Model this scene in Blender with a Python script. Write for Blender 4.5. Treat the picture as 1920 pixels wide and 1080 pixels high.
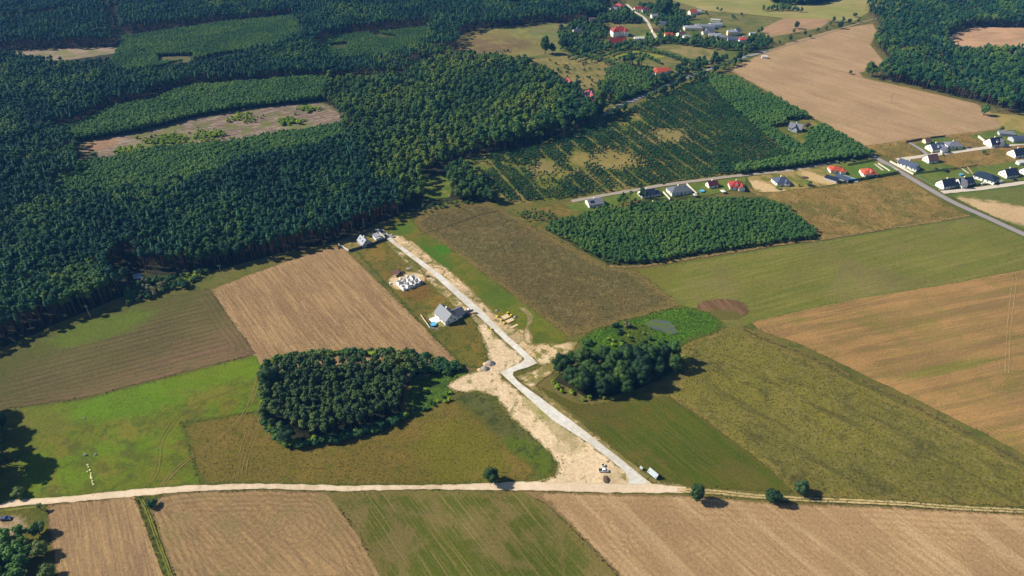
import bpy, bmesh, math, random
import numpy as np
from mathutils import Vector, Matrix, noise as mnoise
from mathutils.geometry import delaunay_2d_cdt, tessellate_polygon

rnd = random.Random(7)
nr = np.random.RandomState(11)
R = math.radians
for ob in list(bpy.data.objects):
    bpy.data.objects.remove(ob)
SC = bpy.context.scene
COL = SC.collection

# ------------------------------------------------------------------ camera
CAM_H, TILT, FPX = 257.0, R(35.8), 1280.0
cam = bpy.data.cameras.new('camera')
cam.sensor_width = 36.0
cam.lens = 36.0 * FPX / 1920.0
cam.clip_start = 1.0
cam.clip_end = 12000.0
camo = bpy.data.objects.new('camera', cam)
camo.location = (0, 0, CAM_H)
camo.rotation_euler = (R(90) - TILT, 0, 0)
COL.objects.link(camo)
SC.camera = camo

# ------------------------------------------------------------------ light
SUN_EL = R(37)
SHADOW_AZ = R(-9)                       # direction the shadows fall, from +x
sdir = Vector((math.cos(SHADOW_AZ) * math.cos(SUN_EL), math.sin(SHADOW_AZ) * math.cos(SUN_EL), -math.sin(SUN_EL)))
sun = bpy.data.lights.new('sun', 'SUN')
sun.energy = 4.6
sun.angle = R(0.5)
sun.color = (1.0, 0.94, 0.85)
suno = bpy.data.objects.new('sun', sun)
suno.rotation_euler = sdir.to_track_quat('-Z', 'Y').to_euler()
suno.location = (-300, 0, 400)
COL.objects.link(suno)
W = bpy.data.worlds.new('World')
SC.world = W
W.use_nodes = True
wn = W.node_tree.nodes
wl = W.node_tree.links
wn.clear()
sky = wn.new('ShaderNodeTexSky')
sky.sky_type = 'NISHITA'
sky.sun_disc = False
sky.sun_elevation = SUN_EL
sky.sun_rotation = math.atan2(-sdir.x, -sdir.y)
sky.air_density = 1.0
sky.dust_density = 0.4
sky.ozone_density = 2.0
bg = wn.new('ShaderNodeBackground')
bg.inputs[1].default_value = 0.056
wo = wn.new('ShaderNodeOutputWorld')
wl.new(sky.outputs[0], bg.inputs[0])
wl.new(bg.outputs[0], wo.inputs[0])
SC.view_settings.view_transform = 'Standard'
SC.view_settings.look = 'None'
SC.view_settings.gamma = 1.0
SC.view_settings.exposure = 1.0
SC.view_settings.use_curve_mapping = False
SC.cycles.max_bounces = 4
SC.cycles.diffuse_bounces = 2
SC.cycles.transparent_max_bounces = 4
SC.cycles.volume_bounces = 0

HAZE = 0.00006

# ------------------------------------------------------------------ geometry helpers
ct, st = math.cos(TILT), math.sin(TILT)
def P(x, y, h=0.0):
    """world point on the horizontal plane z = h that the photograph shows at pixel x, y (1920 x 1080)"""
    a = (x - 960.0) / FPX
    b = -(y - 540.0) / FPX
    dx, dy, dz = a, ct + b * st, -st + b * ct
    t = (CAM_H - h) / -dz
    return (dx * t, dy * t)
def Q(X, Y, Z=0.0):
    """pixel of a world point"""
    d = Y * ct + (CAM_H - Z) * st
    u = Y * st - (CAM_H - Z) * ct
    return 960 + FPX * X / d, 540 - FPX * u / d, d
def PP(pts):
    return [P(*p) for p in pts]
def ang(p, q):
    a, b = P(*p), P(*q)
    return math.atan2(b[1] - a[1], b[0] - a[0])

def tag(o, label=None, cat=None, group=None, kind=None):
    if label: o['label'] = label
    if cat: o['category'] = cat
    if group: o['group'] = group
    if kind: o['kind'] = kind
    return o
def link(o, parent=None):
    COL.objects.link(o)
    if parent is not None: o.parent = parent
    return o
def empty(name, loc, rz=0.0):
    o = bpy.data.objects.new(name, None)
    o.location = loc
    o.rotation_euler = (0, 0, rz)
    o.empty_display_size = 0.5
    return link(o)
def mesh_np(name, verts, faces, mats, midx=None, smooth=False):
    me = bpy.data.meshes.new(name)
    me.from_pydata([tuple(v) for v in verts], [], [tuple(int(i) for i in f) for f in faces])
    for m in (mats if isinstance(mats, (list, tuple)) else [mats]): me.materials.append(m)
    if midx is not None: me.polygons.foreach_set('material_index', np.asarray(midx, dtype=np.int32))
    if smooth: me.polygons.foreach_set('use_smooth', [True] * len(me.polygons))
    me.update()
    return me
class MB:
    """collects boxes, prisms and tubes into one mesh"""
    def __init__(s): s.v = []; s.f = []; s.m = []
    def add(s, vs, fs, m=0, M=None):
        n = len(s.v)
        for v in vs:
            s.v.append(tuple(M @ Vector(v)) if M is not None else tuple(v))
        for f in fs: s.f.append([i + n for i in f]); s.m.append(m)
        return s
    def box(s, x0, y0, z0, x1, y1, z1, m=0, M=None):
        vs = [(x0, y0, z0), (x1, y0, z0), (x1, y1, z0), (x0, y1, z0), (x0, y0, z1), (x1, y0, z1), (x1, y1, z1), (x0, y1, z1)]
        return s.add(vs, [(3, 2, 1, 0), (4, 5, 6, 7), (0, 1, 5, 4), (1, 2, 6, 5), (2, 3, 7, 6), (3, 0, 4, 7)], m, M)
    def tube(s, pts, rad, n=8, m=0, cap=True, closed=False):
        pts = [Vector(p) for p in pts]
        k = len(pts)
        rs = rad if isinstance(rad, (list, tuple)) else [rad] * k
        b = len(s.v)
        for i, p in enumerate(pts):
            if closed: t = pts[(i + 1) % k] - pts[i - 1]
            else: t = pts[min(i + 1, k - 1)] - pts[max(i - 1, 0)]
            t.normalize()
            u = t.orthogonal() if abs(t.z) > 0.95 else t.cross(Vector((0, 0, 1)))
            u.normalize(); w = t.cross(u)
            for j in range(n):
                a = 2 * math.pi * j / n
                s.v.append(tuple(p + (u * math.cos(a) + w * math.sin(a)) * rs[i]))
        for i in range(k if closed else k - 1):
            i2 = (i + 1) % k
            for j in range(n):
                s.f.append([b + i * n + j, b + i * n + (j + 1) % n, b + i2 * n + (j + 1) % n, b + i2 * n + j]); s.m.append(m)
        if cap and not closed:
            s.f.append([b + j for j in range(n)][::-1]); s.m.append(m)
            s.f.append([b + (k - 1) * n + j for j in range(n)]); s.m.append(m)
        return s
    def mesh(s, name, mats, smooth=False): return mesh_np(name, s.v, s.f, mats, s.m, smooth)
    def build(s, name, mats, parent=None, smooth=False):
        return link(bpy.data.objects.new(name, s.mesh(name, mats, smooth)), parent)

# ------------------------------------------------------------------ materials
def lin(c):
    return tuple((v / 255.0 / 12.92) if v / 255.0 <= 0.04045 else ((v / 255.0 + 0.055) / 1.055) ** 2.4 for v in c)
KALB = 0.62
def D(c, k=None):
    """albedo of a surface that reads as sRGB c in full sun"""
    l = lin(c); k = KALB if k is None else k
    if c[1] > c[0] * .93 and c[2] < c[1] * .9:
        return (l[0] * k * 1.0, l[1] * k * 1.0, l[2] * k * .62, 1.0)
    return (l[0] * k, l[1] * k * .99, l[2] * k * .93, 1.0)
class NT:
    def __init__(s, name, rough=0.95, spec=0.15):
        s.mat = bpy.data.materials.new(name)
        s.mat.use_nodes = True
        s.n = s.mat.node_tree.nodes; s.l = s.mat.node_tree.links
        s.b = s.n['Principled BSDF']
        s.b.inputs['Roughness'].default_value = rough
        s.b.inputs['Specular IOR Level'].default_value = spec
        s._pos = None
    def pos(s):
        if s._pos is None:
            s._pos = s.n.new('ShaderNodeNewGeometry').outputs['Position']
        return s._pos
    def math(s, op, a, b=None, clamp=False):
        m = s.n.new('ShaderNodeMath'); m.operation = op; m.use_clamp = clamp
        for i, v in enumerate((a, b)):
            if v is None: continue
            if isinstance(v, (int, float)): m.inputs[i].default_value = v
            else: s.l.new(v, m.inputs[i])
        return m.outputs[0]
    def mr(s, v, lo, hi, a=0.0, b=1.0):
        m = s.n.new('ShaderNodeMapRange'); m.interpolation_type = 'SMOOTHSTEP'
        s.l.new(v, m.inputs[0])
        for i, q in enumerate((lo, hi, a, b)): m.inputs[i + 1].default_value = q
        return m.outputs[0]
    def mapping(s, rot=0.0, scale=(1, 1, 1), loc=(0, 0, 0), vec=None):
        m = s.n.new('ShaderNodeMapping'); m.vector_type = 'POINT'
        # rotate first, then scale
        r = s.n.new('ShaderNodeVectorRotate'); r.rotation_type = 'Z_AXIS'
        s.l.new(vec or s.pos(), r.inputs['Vector']); r.inputs['Angle'].default_value = -rot
        s.l.new(r.outputs[0], m.inputs[0])
        m.inputs['Scale'].default_value = scale; m.inputs['Location'].default_value = loc
        return m.outputs[0]
    def noise(s, vec, scale=1.0, detail=3.0, rough=0.55, dist=0.0):
        t = s.n.new('ShaderNodeTexNoise')
        s.l.new(vec, t.inputs['Vector'])
        t.inputs['Scale'].default_value = scale; t.inputs['Detail'].default_value = detail
        t.inputs['Roughness'].default_value = rough; t.inputs['Distortion'].default_value = dist
        return t.outputs[0]
    def mix(s, fac, a, b, mode='MIX'):
        m = s.n.new('ShaderNodeMix'); m.data_type = 'RGBA'; m.blend_type = mode
        if isinstance(fac, (int, float)): m.inputs[0].default_value = fac
        else: s.l.new(fac, m.inputs[0])
        for i, v in ((6, a), (7, b)):
            if isinstance(v, tuple): m.inputs[i].default_value = v
            else: s.l.new(v, m.inputs[i])
        return m.outputs[2]
    def attr(s, name):
        a = s.n.new('ShaderNodeAttribute'); a.attribute_name = name
        return a.outputs['Fac']
    def bump(s, h, dist, strength=1.0):
        b = s.n.new('ShaderNodeBump'); s.l.new(h, b.inputs['Height'])
        b.inputs['Distance'].default_value = dist; b.inputs['Strength'].default_value = strength
        s.l.new(b.outputs[0], s.b.inputs['Normal'])
    def color(s, c):
        if isinstance(c, tuple): s.b.inputs['Base Color'].default_value = c
        else: s.l.new(c, s.b.inputs['Base Color'])
        return s.mat

def ground_mat(name, base, layers, bump=0.25, bscale=0.9, k=None, fine=0.25):
    """layered procedural soil / sward colour; every layer lays one more colour over the last by a noise, row or edge mask"""
    t = NT(name)
    col = D(base, k)
    seed = (hash(name) if False else sum(ord(c) * (i + 3) for i, c in enumerate(name))) % 97
    off = (seed * 13.7, seed * 7.3, seed * 3.1)
    rowh = None
    for L in layers:
        kind = L[0]
        if kind == 'noise':            # scale(1/m), lo, hi, colour, amount
            _, sc, lo, hi, c, amt = L
            f = t.mr(t.noise(t.mapping(0, (1, 1, 1), off), sc, 5.0, 0.6, 0.4), lo, hi, 0, amt)
        elif kind == 'streak':         # angle, across size, along size, lo, hi, colour, amount
            _, an, ac, al, lo, hi, c, amt = L; amt *= .78
            f = t.mr(t.noise(t.mapping(an, (1 / al, 1 / ac, 1), off), 1.0, 4.0, 0.6, 0.15), lo, hi, 0, amt)
        elif kind in ('rows', 'edgerows'):           # angle, period, wobble, colour, amount[, limit]
            if kind == 'rows':
                _, an, per, wob, c, amt = L[:6]
                sep = t.n.new('ShaderNodeSeparateXYZ'); t.l.new(t.mapping(an, (1, 1, 1), off), sep.inputs[0])
                x = sep.outputs[1]
            else:
                _, lim, per, wob, c, amt = L[:6]
                x = t.attr('edge')
            n = t.noise(t.mapping(0, (1, 1, 1), off), 0.05, 2.0)
            n2 = t.noise(t.mapping(0 if kind == 'edgerows' else an, (.12, .5, 1), off), 1.0, 3.0)
            x = t.math('ADD', x, t.math('MULTIPLY', n, wob))
            w = t.math('SINE', t.math('MULTIPLY', x, 2 * math.pi / per))
            f = t.mr(t.math('ADD', w, t.math('MULTIPLY', t.math('SUBTRACT', n2, 0.5), 3.2)), -0.4, 1.1, 0, amt * .8)
            if kind == 'edgerows':
                f = t.math('MULTIPLY', f, t.mr(t.attr('edge'), lim * .8, lim * 1.15, 1, 0))
            elif len(L) > 6:
                f = t.math('MULTIPLY', f, t.mr(t.attr('edge'), L[6] * .8, L[6] * 1.15, 0, 1))
        elif kind == 'edge':           # width, colour, amount
            _, wd, c, amt = L
            n = t.noise(t.mapping(0, (1, 1, 1), off), 0.35, 4.0, 0.65)
            e = t.math('SUBTRACT', t.math('DIVIDE', t.attr('edge'), wd), t.math('MULTIPLY', t.math('SUBTRACT', n, 0.5), 2.4))
            f = t.mr(e, 0.25, 0.75, amt, 0)
        elif kind == 'spot':           # px, py, radius m, colour, amount [, stretch, angle]
            _, px, py, rad, c, amt = L[:6]
            X, Y = P(px, py)
            sx, sa = (L[6], L[7]) if len(L) > 6 else (1.0, 0.0)
            vs = t.n.new('ShaderNodeVectorMath'); vs.operation = 'SUBTRACT'
            t.l.new(t.pos(), vs.inputs[0]); vs.inputs[1].default_value = (X, Y, 0)
            v = t.mapping(sa, (1 / (rad * sx), 1 / rad, 0), (0, 0, 0), vs.outputs[0])
            ln = t.n.new('ShaderNodeVectorMath'); ln.operation = 'LENGTH'; t.l.new(v, ln.inputs[0])
            n = t.noise(t.mapping(0, (1, 1, 1), off), max(0.05, 2.0 / rad), 4.0, 0.65)
            f = t.mr(t.math('ADD', ln.outputs['Value'], t.math('MULTIPLY', t.math('SUBTRACT', n, 0.5), 1.3)), 0.65, 1.15, amt, 0)
        elif kind == 'rings':          # px, py, outer radius, period, squash, angle, colour, amount : turning loops of the drill
            _, px, py, rad, per, sq, sa, c, amt = L
            X, Y = P(px, py)
            vs = t.n.new('ShaderNodeVectorMath'); vs.operation = 'SUBTRACT'
            t.l.new(t.pos(), vs.inputs[0]); vs.inputs[1].default_value = (X, Y, 0)
            v = t.mapping(sa, (1 / sq, 1, 0), (0, 0, 0), vs.outputs[0])
            ln = t.n.new('ShaderNodeVectorMath'); ln.operation = 'LENGTH'; t.l.new(v, ln.inputs[0])
            n = t.noise(t.mapping(0, (1, 1, 1), off), .06, 3.0); n2 = t.noise(t.mapping(0, (1, 1, 1), off), .35, 4.0, .7)
            x = t.math('ADD', ln.outputs['Value'], t.math('MULTIPLY', n, 9.0))
            w = t.math('SINE', t.math('MULTIPLY', x, 2 * math.pi / per))
            f = t.mr(t.math('ADD', w, t.math('MULTIPLY', t.math('SUBTRACT', n2, 0.5), 4.0)), -0.2, 1.2, 0, amt)
            f = t.math('MULTIPLY', f, t.mr(t.math('ADD', ln.outputs['Value'], t.math('MULTIPLY', t.math('SUBTRACT', n2, .5), rad * .5)), rad * .7, rad * 1.05, 1, 0))
        elif kind == 'grad':           # p0, p1 pixels, colour, amount : along the line
            _, p0, p1, c, amt = L
            a, b = P(*p0), P(*p1)
            d = math.hypot(b[0] - a[0], b[1] - a[1])
            vs = t.n.new('ShaderNodeVectorMath'); vs.operation = 'SUBTRACT'
            t.l.new(t.pos(), vs.inputs[0]); vs.inputs[1].default_value = (a[0], a[1], 0)
            dp = t.n.new('ShaderNodeVectorMath'); dp.operation = 'DOT_PRODUCT'
            t.l.new(vs.outputs[0], dp.inputs[0]); dp.inputs[1].default_value = ((b[0] - a[0]) / d / d, (b[1] - a[1]) / d / d, 0)
            n = t.noise(t.mapping(0, (1, 1, 1), off), 0.06, 5.0, 0.6)
            f = t.mr(t.math('ADD', dp.outputs['Value'], t.math('MULTIPLY', t.math('SUBTRACT', n, 0.5), 0.8)), 0, 1, 0, amt)
        col = t.mix(f, col, D(c, k))
    n1 = t.noise(t.mapping(0, (1, 1, 1), off), bscale, 4.0, 0.7)
    n3 = t.noise(t.mapping(0, (1, 1, 1), off), 0.022, 3.0, 0.5)
    v = t.math('ADD', t.mr(n1, 0.25, 0.75, 1 - fine, 1 + fine), t.mr(n3, 0.3, 0.7, -0.08, 0.08))
    cc = t.n.new('ShaderNodeCombineColor')
    for i in range(3): t.l.new(v, cc.inputs[i])
    col = t.mix(1.0, col, cc.outputs[0], 'MULTIPLY')
    if bump: t.bump(n1, bump)
    return t.color(col)

def plain(name, c, rough=0.7, k=None, spec=0.3, var=0.12, scale=1.5, metal=0.0):
    t = NT(name, rough, spec)
    t.b.inputs['Metallic'].default_value = metal
    col = D(c, k)
    n = t.noise(t.mapping(0), scale, 4.0, 0.65)
    lo = tuple(v * (1 - var) for v in col[:3]) + (1,); hi = tuple(v * (1 + var) for v in col[:3]) + (1,)
    return t.color(t.mix(t.mr(n, 0.3, 0.7), lo, hi))

# ------------------------------------------------------------------ ground sheets
ZLEV = [0.0]
def inside(px, py, poly):
    px = np.asarray(px); py = np.asarray(py)
    c = np.zeros(px.shape, bool)
    n = len(poly)
    for i in range(n):
        x0, y0 = poly[i]; x1, y1 = poly[(i + 1) % n]
        m = ((y0 > py) != (y1 > py))
        with np.errstate(divide='ignore', invalid='ignore'):
            xi = (x1 - x0) * (py - y0) / (y1 - y0 + 1e-12) + x0
        c ^= m & (px < xi)
    return c
def edge_dist(px, py, poly):
    d = np.full(px.shape, 1e9)
    n = len(poly)
    for i in range(n):
        x0, y0 = poly[i]; x1, y1 = poly[(i + 1) % n]
        dx, dy = x1 - x0, y1 - y0
        L2 = dx * dx + dy * dy + 1e-9
        t = np.clip(((px - x0) * dx + (py - y0) * dy) / L2, 0, 1)
        d = np.minimum(d, np.hypot(px - x0 - t * dx, py - y0 - t * dy))
    return d
def rough_outline(poly, step, amp, seed=0.0):
    out = []
    n = len(poly)
    for i in range(n):
        a = Vector(poly[i]).to_2d() if not isinstance(poly[i], tuple) else Vector((poly[i][0], poly[i][1]))
        b = Vector((poly[(i + 1) % n][0], poly[(i + 1) % n][1]))
        L = (b - a).length
        k = max(1, min(400, int(L / step)))
        nrm = Vector((-(b - a).y, (b - a).x)).normalized()
        for j in range(k):
            p = a + (b - a) * (j / k)
            o = amp * (mnoise.noise(Vector((p.x * 0.25 + seed, p.y * 0.25, seed))) * 1.4 + mnoise.noise(Vector((p.x * 0.9, p.y * 0.9, seed + 5))) * 0.7)
            out.append((p.x + nrm.x * o, p.y + nrm.y * o))
    return out
def smooth_poly(pts, it=1):
    for _ in range(it):
        q = []
        n = len(pts)
        for i in range(n):
            a, b = pts[i], pts[(i + 1) % n]
            q.append((a[0] * .75 + b[0] * .25, a[1] * .75 + b[1] * .25)); q.append((a[0] * .25 + b[0] * .75, a[1] * .25 + b[1] * .75))
        pts = q
    return pts
SHEETS = {}
SHZ = []
def gzs(X, Y):
    """height of the uppermost ground sheet under each point"""
    X = np.asarray(X, float); Y = np.asarray(Y, float); Z = np.zeros(X.shape)
    for z, o, b in SHZ:
        m = (X > b[0]) & (X < b[1]) & (Y > b[2]) & (Y < b[3])
        if m.any():
            i = np.nonzero(m)[0]; k = inside(X[i], Y[i], o); Z[i[k]] = z
    return Z
def settle():
    """stand every thing on the ground sheet beneath it"""
    obs = [o for o in bpy.data.objects if o.parent is None and o.get('category') and o.users_collection]
    Z = gzs([o.location.x for o in obs], [o.location.y for o in obs])
    for o, z in zip(obs, Z): o.location.z += float(z)
def sheet(name, pix, mat, step=2.5, amp=0.5, grid=7.0, smooth=0, thick=None):
    """a flush sheet of ground (field, path, road) over the last one, its outline roughened"""
    poly = PP(pix)
    if smooth: poly = smooth_poly(poly, smooth)
    o = rough_outline(poly, step, amp, len(SHEETS) * 3.3)
    ZLEV[0] += 0.004
    z = ZLEV[0]
    xs = np.array([p[0] for p in o]); ys = np.array([p[1] for p in o])
    pts = list(o)
    if grid:
        gx, gy = np.meshgrid(np.arange(xs.min(), xs.max(), grid), np.arange(ys.min(), ys.max(), grid))
        gx = gx.ravel() + nr.uniform(-1, 1, gx.size); gy = gy.ravel() + nr.uniform(-1, 1, gy.size)
        m = inside(gx, gy, o)
        gx, gy = gx[m], gy[m]
        dd = edge_dist(gx, gy, poly)
        m = dd > min(amp * 2 + 1.0, grid * .55)
        gx, gy = gx[m], gy[m]
        pts += list(zip(gx.tolist(), gy.tolist()))
    n = len(o)
    vs, es, fs, *_ = delaunay_2d_cdt([Vector(p) for p in pts], [], [list(range(n))], 1, 1e-4)
    vx = np.array([v[0] for v in vs]); vy = np.array([v[1] for v in vs])
    ff = []
    for f in fs:
        a, b, c = f[0], f[1], f[2]
        cr = (vx[b] - vx[a]) * (vy[c] - vy[a]) - (vy[b] - vy[a]) * (vx[c] - vx[a])
        ff.append(f if cr > 0 else f[::-1])
    me = mesh_np(name, [(x, y, z) for x, y in zip(vx, vy)], ff, mat)
    e = edge_dist(vx, vy, o)
    a = me.attributes.new('edge', 'FLOAT', 'POINT')
    a.data.foreach_set('value', e.astype(np.float32))
    ob = link(bpy.data.objects.new(name, me))
    tag(ob, kind='structure')
    SHEETS.setdefault(name, []).append(o)
    b_ = (xs.min(), xs.max(), ys.min(), ys.max())
    SHZ.append((z, o, b_))
    return ob
def track(name, pix, width, mat, amp=0.15, step=2.0, z=None):
    """a worn strip along a line"""
    pts = [Vector(P(*p)) for p in pix]
    # Catmull-Rom resample
    out = []
    for i in range(len(pts) - 1):
        p0 = pts[max(i - 1, 0)]; p1 = pts[i]; p2 = pts[i + 1]; p3 = pts[min(i + 2, len(pts) - 1)]
        k = max(2, int((p2 - p1).length / step))
        for j in range(k):
            t = j / k
            out.append(0.5 * ((2 * p1) + (-p0 + p2) * t + (2 * p0 - 5 * p1 + 4 * p2 - p3) * t * t + (-p0 + 3 * p1 - 3 * p2 + p3) * t ** 3))
    out.append(pts[-1])
    vs = []; fs = []
    if z is None:
        ZLEV[0] += 0.003; z = ZLEV[0]
    for i, p in enumerate(out):
        t = (out[min(i + 1, len(out) - 1)] - out[max(i - 1, 0)]).normalized()
        n = Vector((-t.y, t.x))
        w = width * 0.5
        for s in (-1, 1):
            q = p + n * s * (w + amp * mnoise.noise(Vector((p.x * .7, p.y * .7, s * 9.0 + width))) * 2)
            vs.append((q.x, q.y, z))
        if i: fs.append((2 * i - 2, 2 * i - 1, 2 * i + 1, 2 * i))
    fs = [f[::-1] for f in fs]
    me = mesh_np(name, vs, fs, mat)
    a = me.attributes.new('edge', 'FLOAT', 'POINT'); a.data.foreach_set('value', np.full(len(vs), 0.6, np.float32))
    return tag(link(bpy.data.objects.new(name, me)), kind='structure')
# ------------------------------------------------------------------ the ground and the fields
AR = ang((717, 430), (1003, 680))        # the village road and everything square to it
AF1 = ang((637, 458), (862, 680))
grass = ground_mat('rough_grass', (100, 98, 45), [('noise', .03, .4, .6, (118, 104, 52), .8), ('noise', .12, .5, .65, (66, 82, 30), .7), ('noise', .4, .55, .7, (128, 115, 66), .4)])
ZLEV[0] = 0
g = MB(); s = 4500
g.add([(-s, -1500, 0), (s, -1500, 0), (s, 7000, 0), (-s, 7000, 0)], [(0, 1, 2, 3)])
tag(g.build('ground', grass), kind='structure')

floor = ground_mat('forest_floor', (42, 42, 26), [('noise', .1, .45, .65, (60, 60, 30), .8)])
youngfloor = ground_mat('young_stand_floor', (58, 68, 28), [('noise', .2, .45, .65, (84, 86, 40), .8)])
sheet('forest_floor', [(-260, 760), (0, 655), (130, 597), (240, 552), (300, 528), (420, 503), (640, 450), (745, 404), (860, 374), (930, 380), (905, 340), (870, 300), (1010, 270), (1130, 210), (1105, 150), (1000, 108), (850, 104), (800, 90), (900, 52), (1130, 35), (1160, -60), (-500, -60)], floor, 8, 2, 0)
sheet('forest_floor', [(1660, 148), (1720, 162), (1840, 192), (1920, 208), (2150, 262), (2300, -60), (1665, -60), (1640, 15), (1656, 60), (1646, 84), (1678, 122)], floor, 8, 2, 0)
# far fields, top right
sheet('pale_field', [(1262, 0), (1262, -60), (1700, -60), (1660, 5), (1600, 40), (1490, 36), (1400, 26), (1300, 18)],
      ground_mat('pale_field', (150, 140, 88), [('streak', .1, 8, 80, .4, .65, (174, 158, 112), .9), ('noise', .01, .4, .6, (138, 140, 82), .8)]), 6, 1, 20)
sheet('village_meadow', [(1130, 20), (1262, 0), (1330, 22), (1500, 38), (1480, 62), (1440, 100), (1330, 132), (1140, 205), (1105, 150), (1000, 108), (1040, 60)],
      ground_mat('village_meadow', (96, 104, 50), [('noise', .025, .4, .6, (126, 116, 62), .9), ('noise', .1, .5, .65, (70, 88, 36), .7)]), 6, 1, 20)
tanfar = lambda n, a, base=(174, 142, 104): ground_mat(n, base, [('streak', a, 7, 70, .42, .62, (192, 160, 120), .6), ('streak', a, 11, 50, .5, .68, (152, 122, 86), .6), ('noise', .012, .5, .65, (160, 138, 90), .6), ('streak', a, 1.4, 80, .5, .7, (146, 116, 84), .4), ('edge', 3, (150, 124, 74), .6)])
sheet('brown_field', [(1418, 58), (1470, 34), (1560, 36), (1540, 52), (1485, 62), (1440, 70)], tanfar('brown_far_field', ang((1440, 62), (1560, 36)), (166, 130, 96)), 4, .8, 12)
TF = [(1366, 130), (1420, 105), (1480, 80), (1560, 56), (1636, 44), (1644, 58), (1632, 84), (1664, 124), (1612, 136), (1620, 146), (1700, 164), (1830, 194), (1866, 216), (1880, 240), (1845, 246), (1700, 262), (1630, 278), (1560, 240), (1500, 208), (1440, 172)]
sheet('harvested_field', TF, tanfar('harvested_field', ang((1400, 160), (1700, 260))), 4, .8, 12)
sheet('forest_clearing_field', [(1772, 80), (1780, 66), (1826, 50), (1920, 52), (2150, 58), (2150, 106), (1920, 106), (1790, 96)], tanfar('clearing_field', .05, (196, 152, 116)), 4, .8, 15)
sheet('dry_meadow', [(1850, 212), (1920, 216), (2100, 260), (2100, 300), (1920, 262), (1880, 250), (1872, 226)],
      ground_mat('dry_meadow', (160, 138, 78), [('noise', .05, .45, .6, (130, 124, 66), .8)]), 4, 1, 12)
# clearing in the forest, upper left
sheet('clear_cut', [(150, 264), (260, 246), (370, 218), (470, 202), (600, 188), (650, 214), (645, 250), (560, 268), (430, 290), (280, 300), (180, 325), (150, 320)],
      ground_mat('clear_cut', (128, 106, 92), [('streak', .5, 3, 16, .45, .6, (182, 162, 142), .8), ('streak', -.3, 2.2, 9, .5, .62, (100, 84, 68), .8), ('noise', .05, .5, .6, (104, 112, 52), .75), ('spot', 190, 270, 16, (170, 126, 92), .6), ('spot', 310, 268, 28, (104, 112, 50), .8), ('edge', 6, (84, 88, 44), .8)], bump=.5), 4, 1.5, 6)
sheet('clear_cut', [(-60, 100), (0, 96), (70, 93), (160, 90), (232, 88), (230, 98), (130, 112), (30, 116), (-60, 118)],
      ground_mat('far_clear_cut', (150, 130, 108), [('noise', .05, .45, .6, (112, 116, 62), .8)]), 5, 1, 12)
sheet('forest_glade', [(300, 108), (330, 105), (362, 107), (362, 116), (320, 120), (300, 116)], ground_mat('forest_glade', (100, 94, 66), [('noise', .1, .5, .6, (90, 100, 50), .8)]), 5, 1, 0)
sheet('forest_glade', [(788, 334), (836, 330), (850, 352), (842, 370), (805, 374), (790, 362)], ground_mat('grassy_glade', (96, 112, 36), [('noise', .1, .48, .62, (146, 124, 70), .8), ('noise', .2, .5, .6, (70, 90, 26), .7)]), 3, 1, 0)
sheet('forest_glade', [(92, 378), (140, 374), (144, 390), (94, 392)], ground_mat('small_glade', (110, 122, 40), []), 3, 1, 0)
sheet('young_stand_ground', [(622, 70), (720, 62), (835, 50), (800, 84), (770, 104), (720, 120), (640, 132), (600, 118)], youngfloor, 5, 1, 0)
sheet('hill_meadow', [(812, 88), (870, 66), (930, 50), (990, 52), (1050, 44), (1110, 44), (1062, 66), (1052, 98), (1000, 106), (930, 108), (850, 108)],
      ground_mat('hill_meadow', (124, 118, 66), [('grad', (900, 75), (1040, 55), (98, 118, 70), .9), ('streak', -.1, 4, 60, .42, .6, (142, 110, 74), .8), ('spot', 890, 86, 38, (112, 88, 60), .75, 2.0, 0.0), ('noise', .06, .5, .65, (148, 140, 84), .6)]), 5, 1, 10)
sheet('shrub_meadow', [(996, 112), (1060, 104), (1130, 112), (1148, 122), (1128, 160), (1095, 168), (1060, 148), (1030, 128)],
      ground_mat('shrub_meadow', (136, 122, 66), [('noise', .06, .42, .6, (100, 104, 50), .8), ('noise', .2, .5, .62, (158, 134, 82), .7)]), 4, 1, 8)
sheet('hedged_paddock', [(1136, 108), (1182, 94), (1200, 97), (1248, 106), (1230, 110), (1196, 100), (1168, 112)], ground_mat('paddock', (128, 134, 48), [('noise', .06, .42, .6, (150, 140, 70), .6)]), 4, .5, 0)
sheet('dry_garden_field', [(1225, 88), (1290, 84), (1335, 94), (1350, 108), (1320, 118), (1270, 100)], ground_mat('dry_garden', (146, 130, 80), [('noise', .06, .42, .6, (100, 104, 50), .8)]), 4, .8, 8)
sheet('village_lawn', [(1196, 68), (1228, 56), (1240, 60), (1226, 68)], ground_mat('village_lawn', (116, 130, 52), [('noise', .06, .42, .6, (130, 130, 60), .6)]), 4, .5, 0)

# plantation in rows
PLT = [(868, 302), (900, 290), (1010, 274), (1110, 230), (1200, 192), (1322, 140), (1378, 146), (1440, 178), (1500, 212), (1560, 246), (1630, 290), (1560, 304), (1400, 325), (1200, 354), (1062, 376), (945, 384), (905, 340)]
AP = ang((905, 345), (870, 300))
APR = ang((980, 290), (1060, 370))
sheet('plantation_ground', PLT, ground_mat('plantation_ground', (92, 98, 40), [('noise', .05, .45, .6, (150, 128, 72), .8), ('noise', .2, .45, .62, (78, 92, 34), .8), ('streak', APR, 2, 50, .5, .62, (128, 128, 48), .7), ('spot', 1245, 254, 20, (156, 134, 84), .6, 1.6, 0), ('spot', 1145, 300, 22, (156, 134, 76), .6, 1.8, 0), ('spot', 1020, 312, 14, (146, 126, 80), .6)]), 4, 1, 10)
sheet('young_stand_ground', [(1020, 430), (1060, 415), (1130, 392), (1200, 372), (1300, 368), (1430, 370), (1470, 388), (1500, 412), (1536, 444), (1480, 455), (1400, 467), (1290, 482), (1210, 497), (1140, 497), (1085, 466)], youngfloor, 3, 1, 0)
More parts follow.
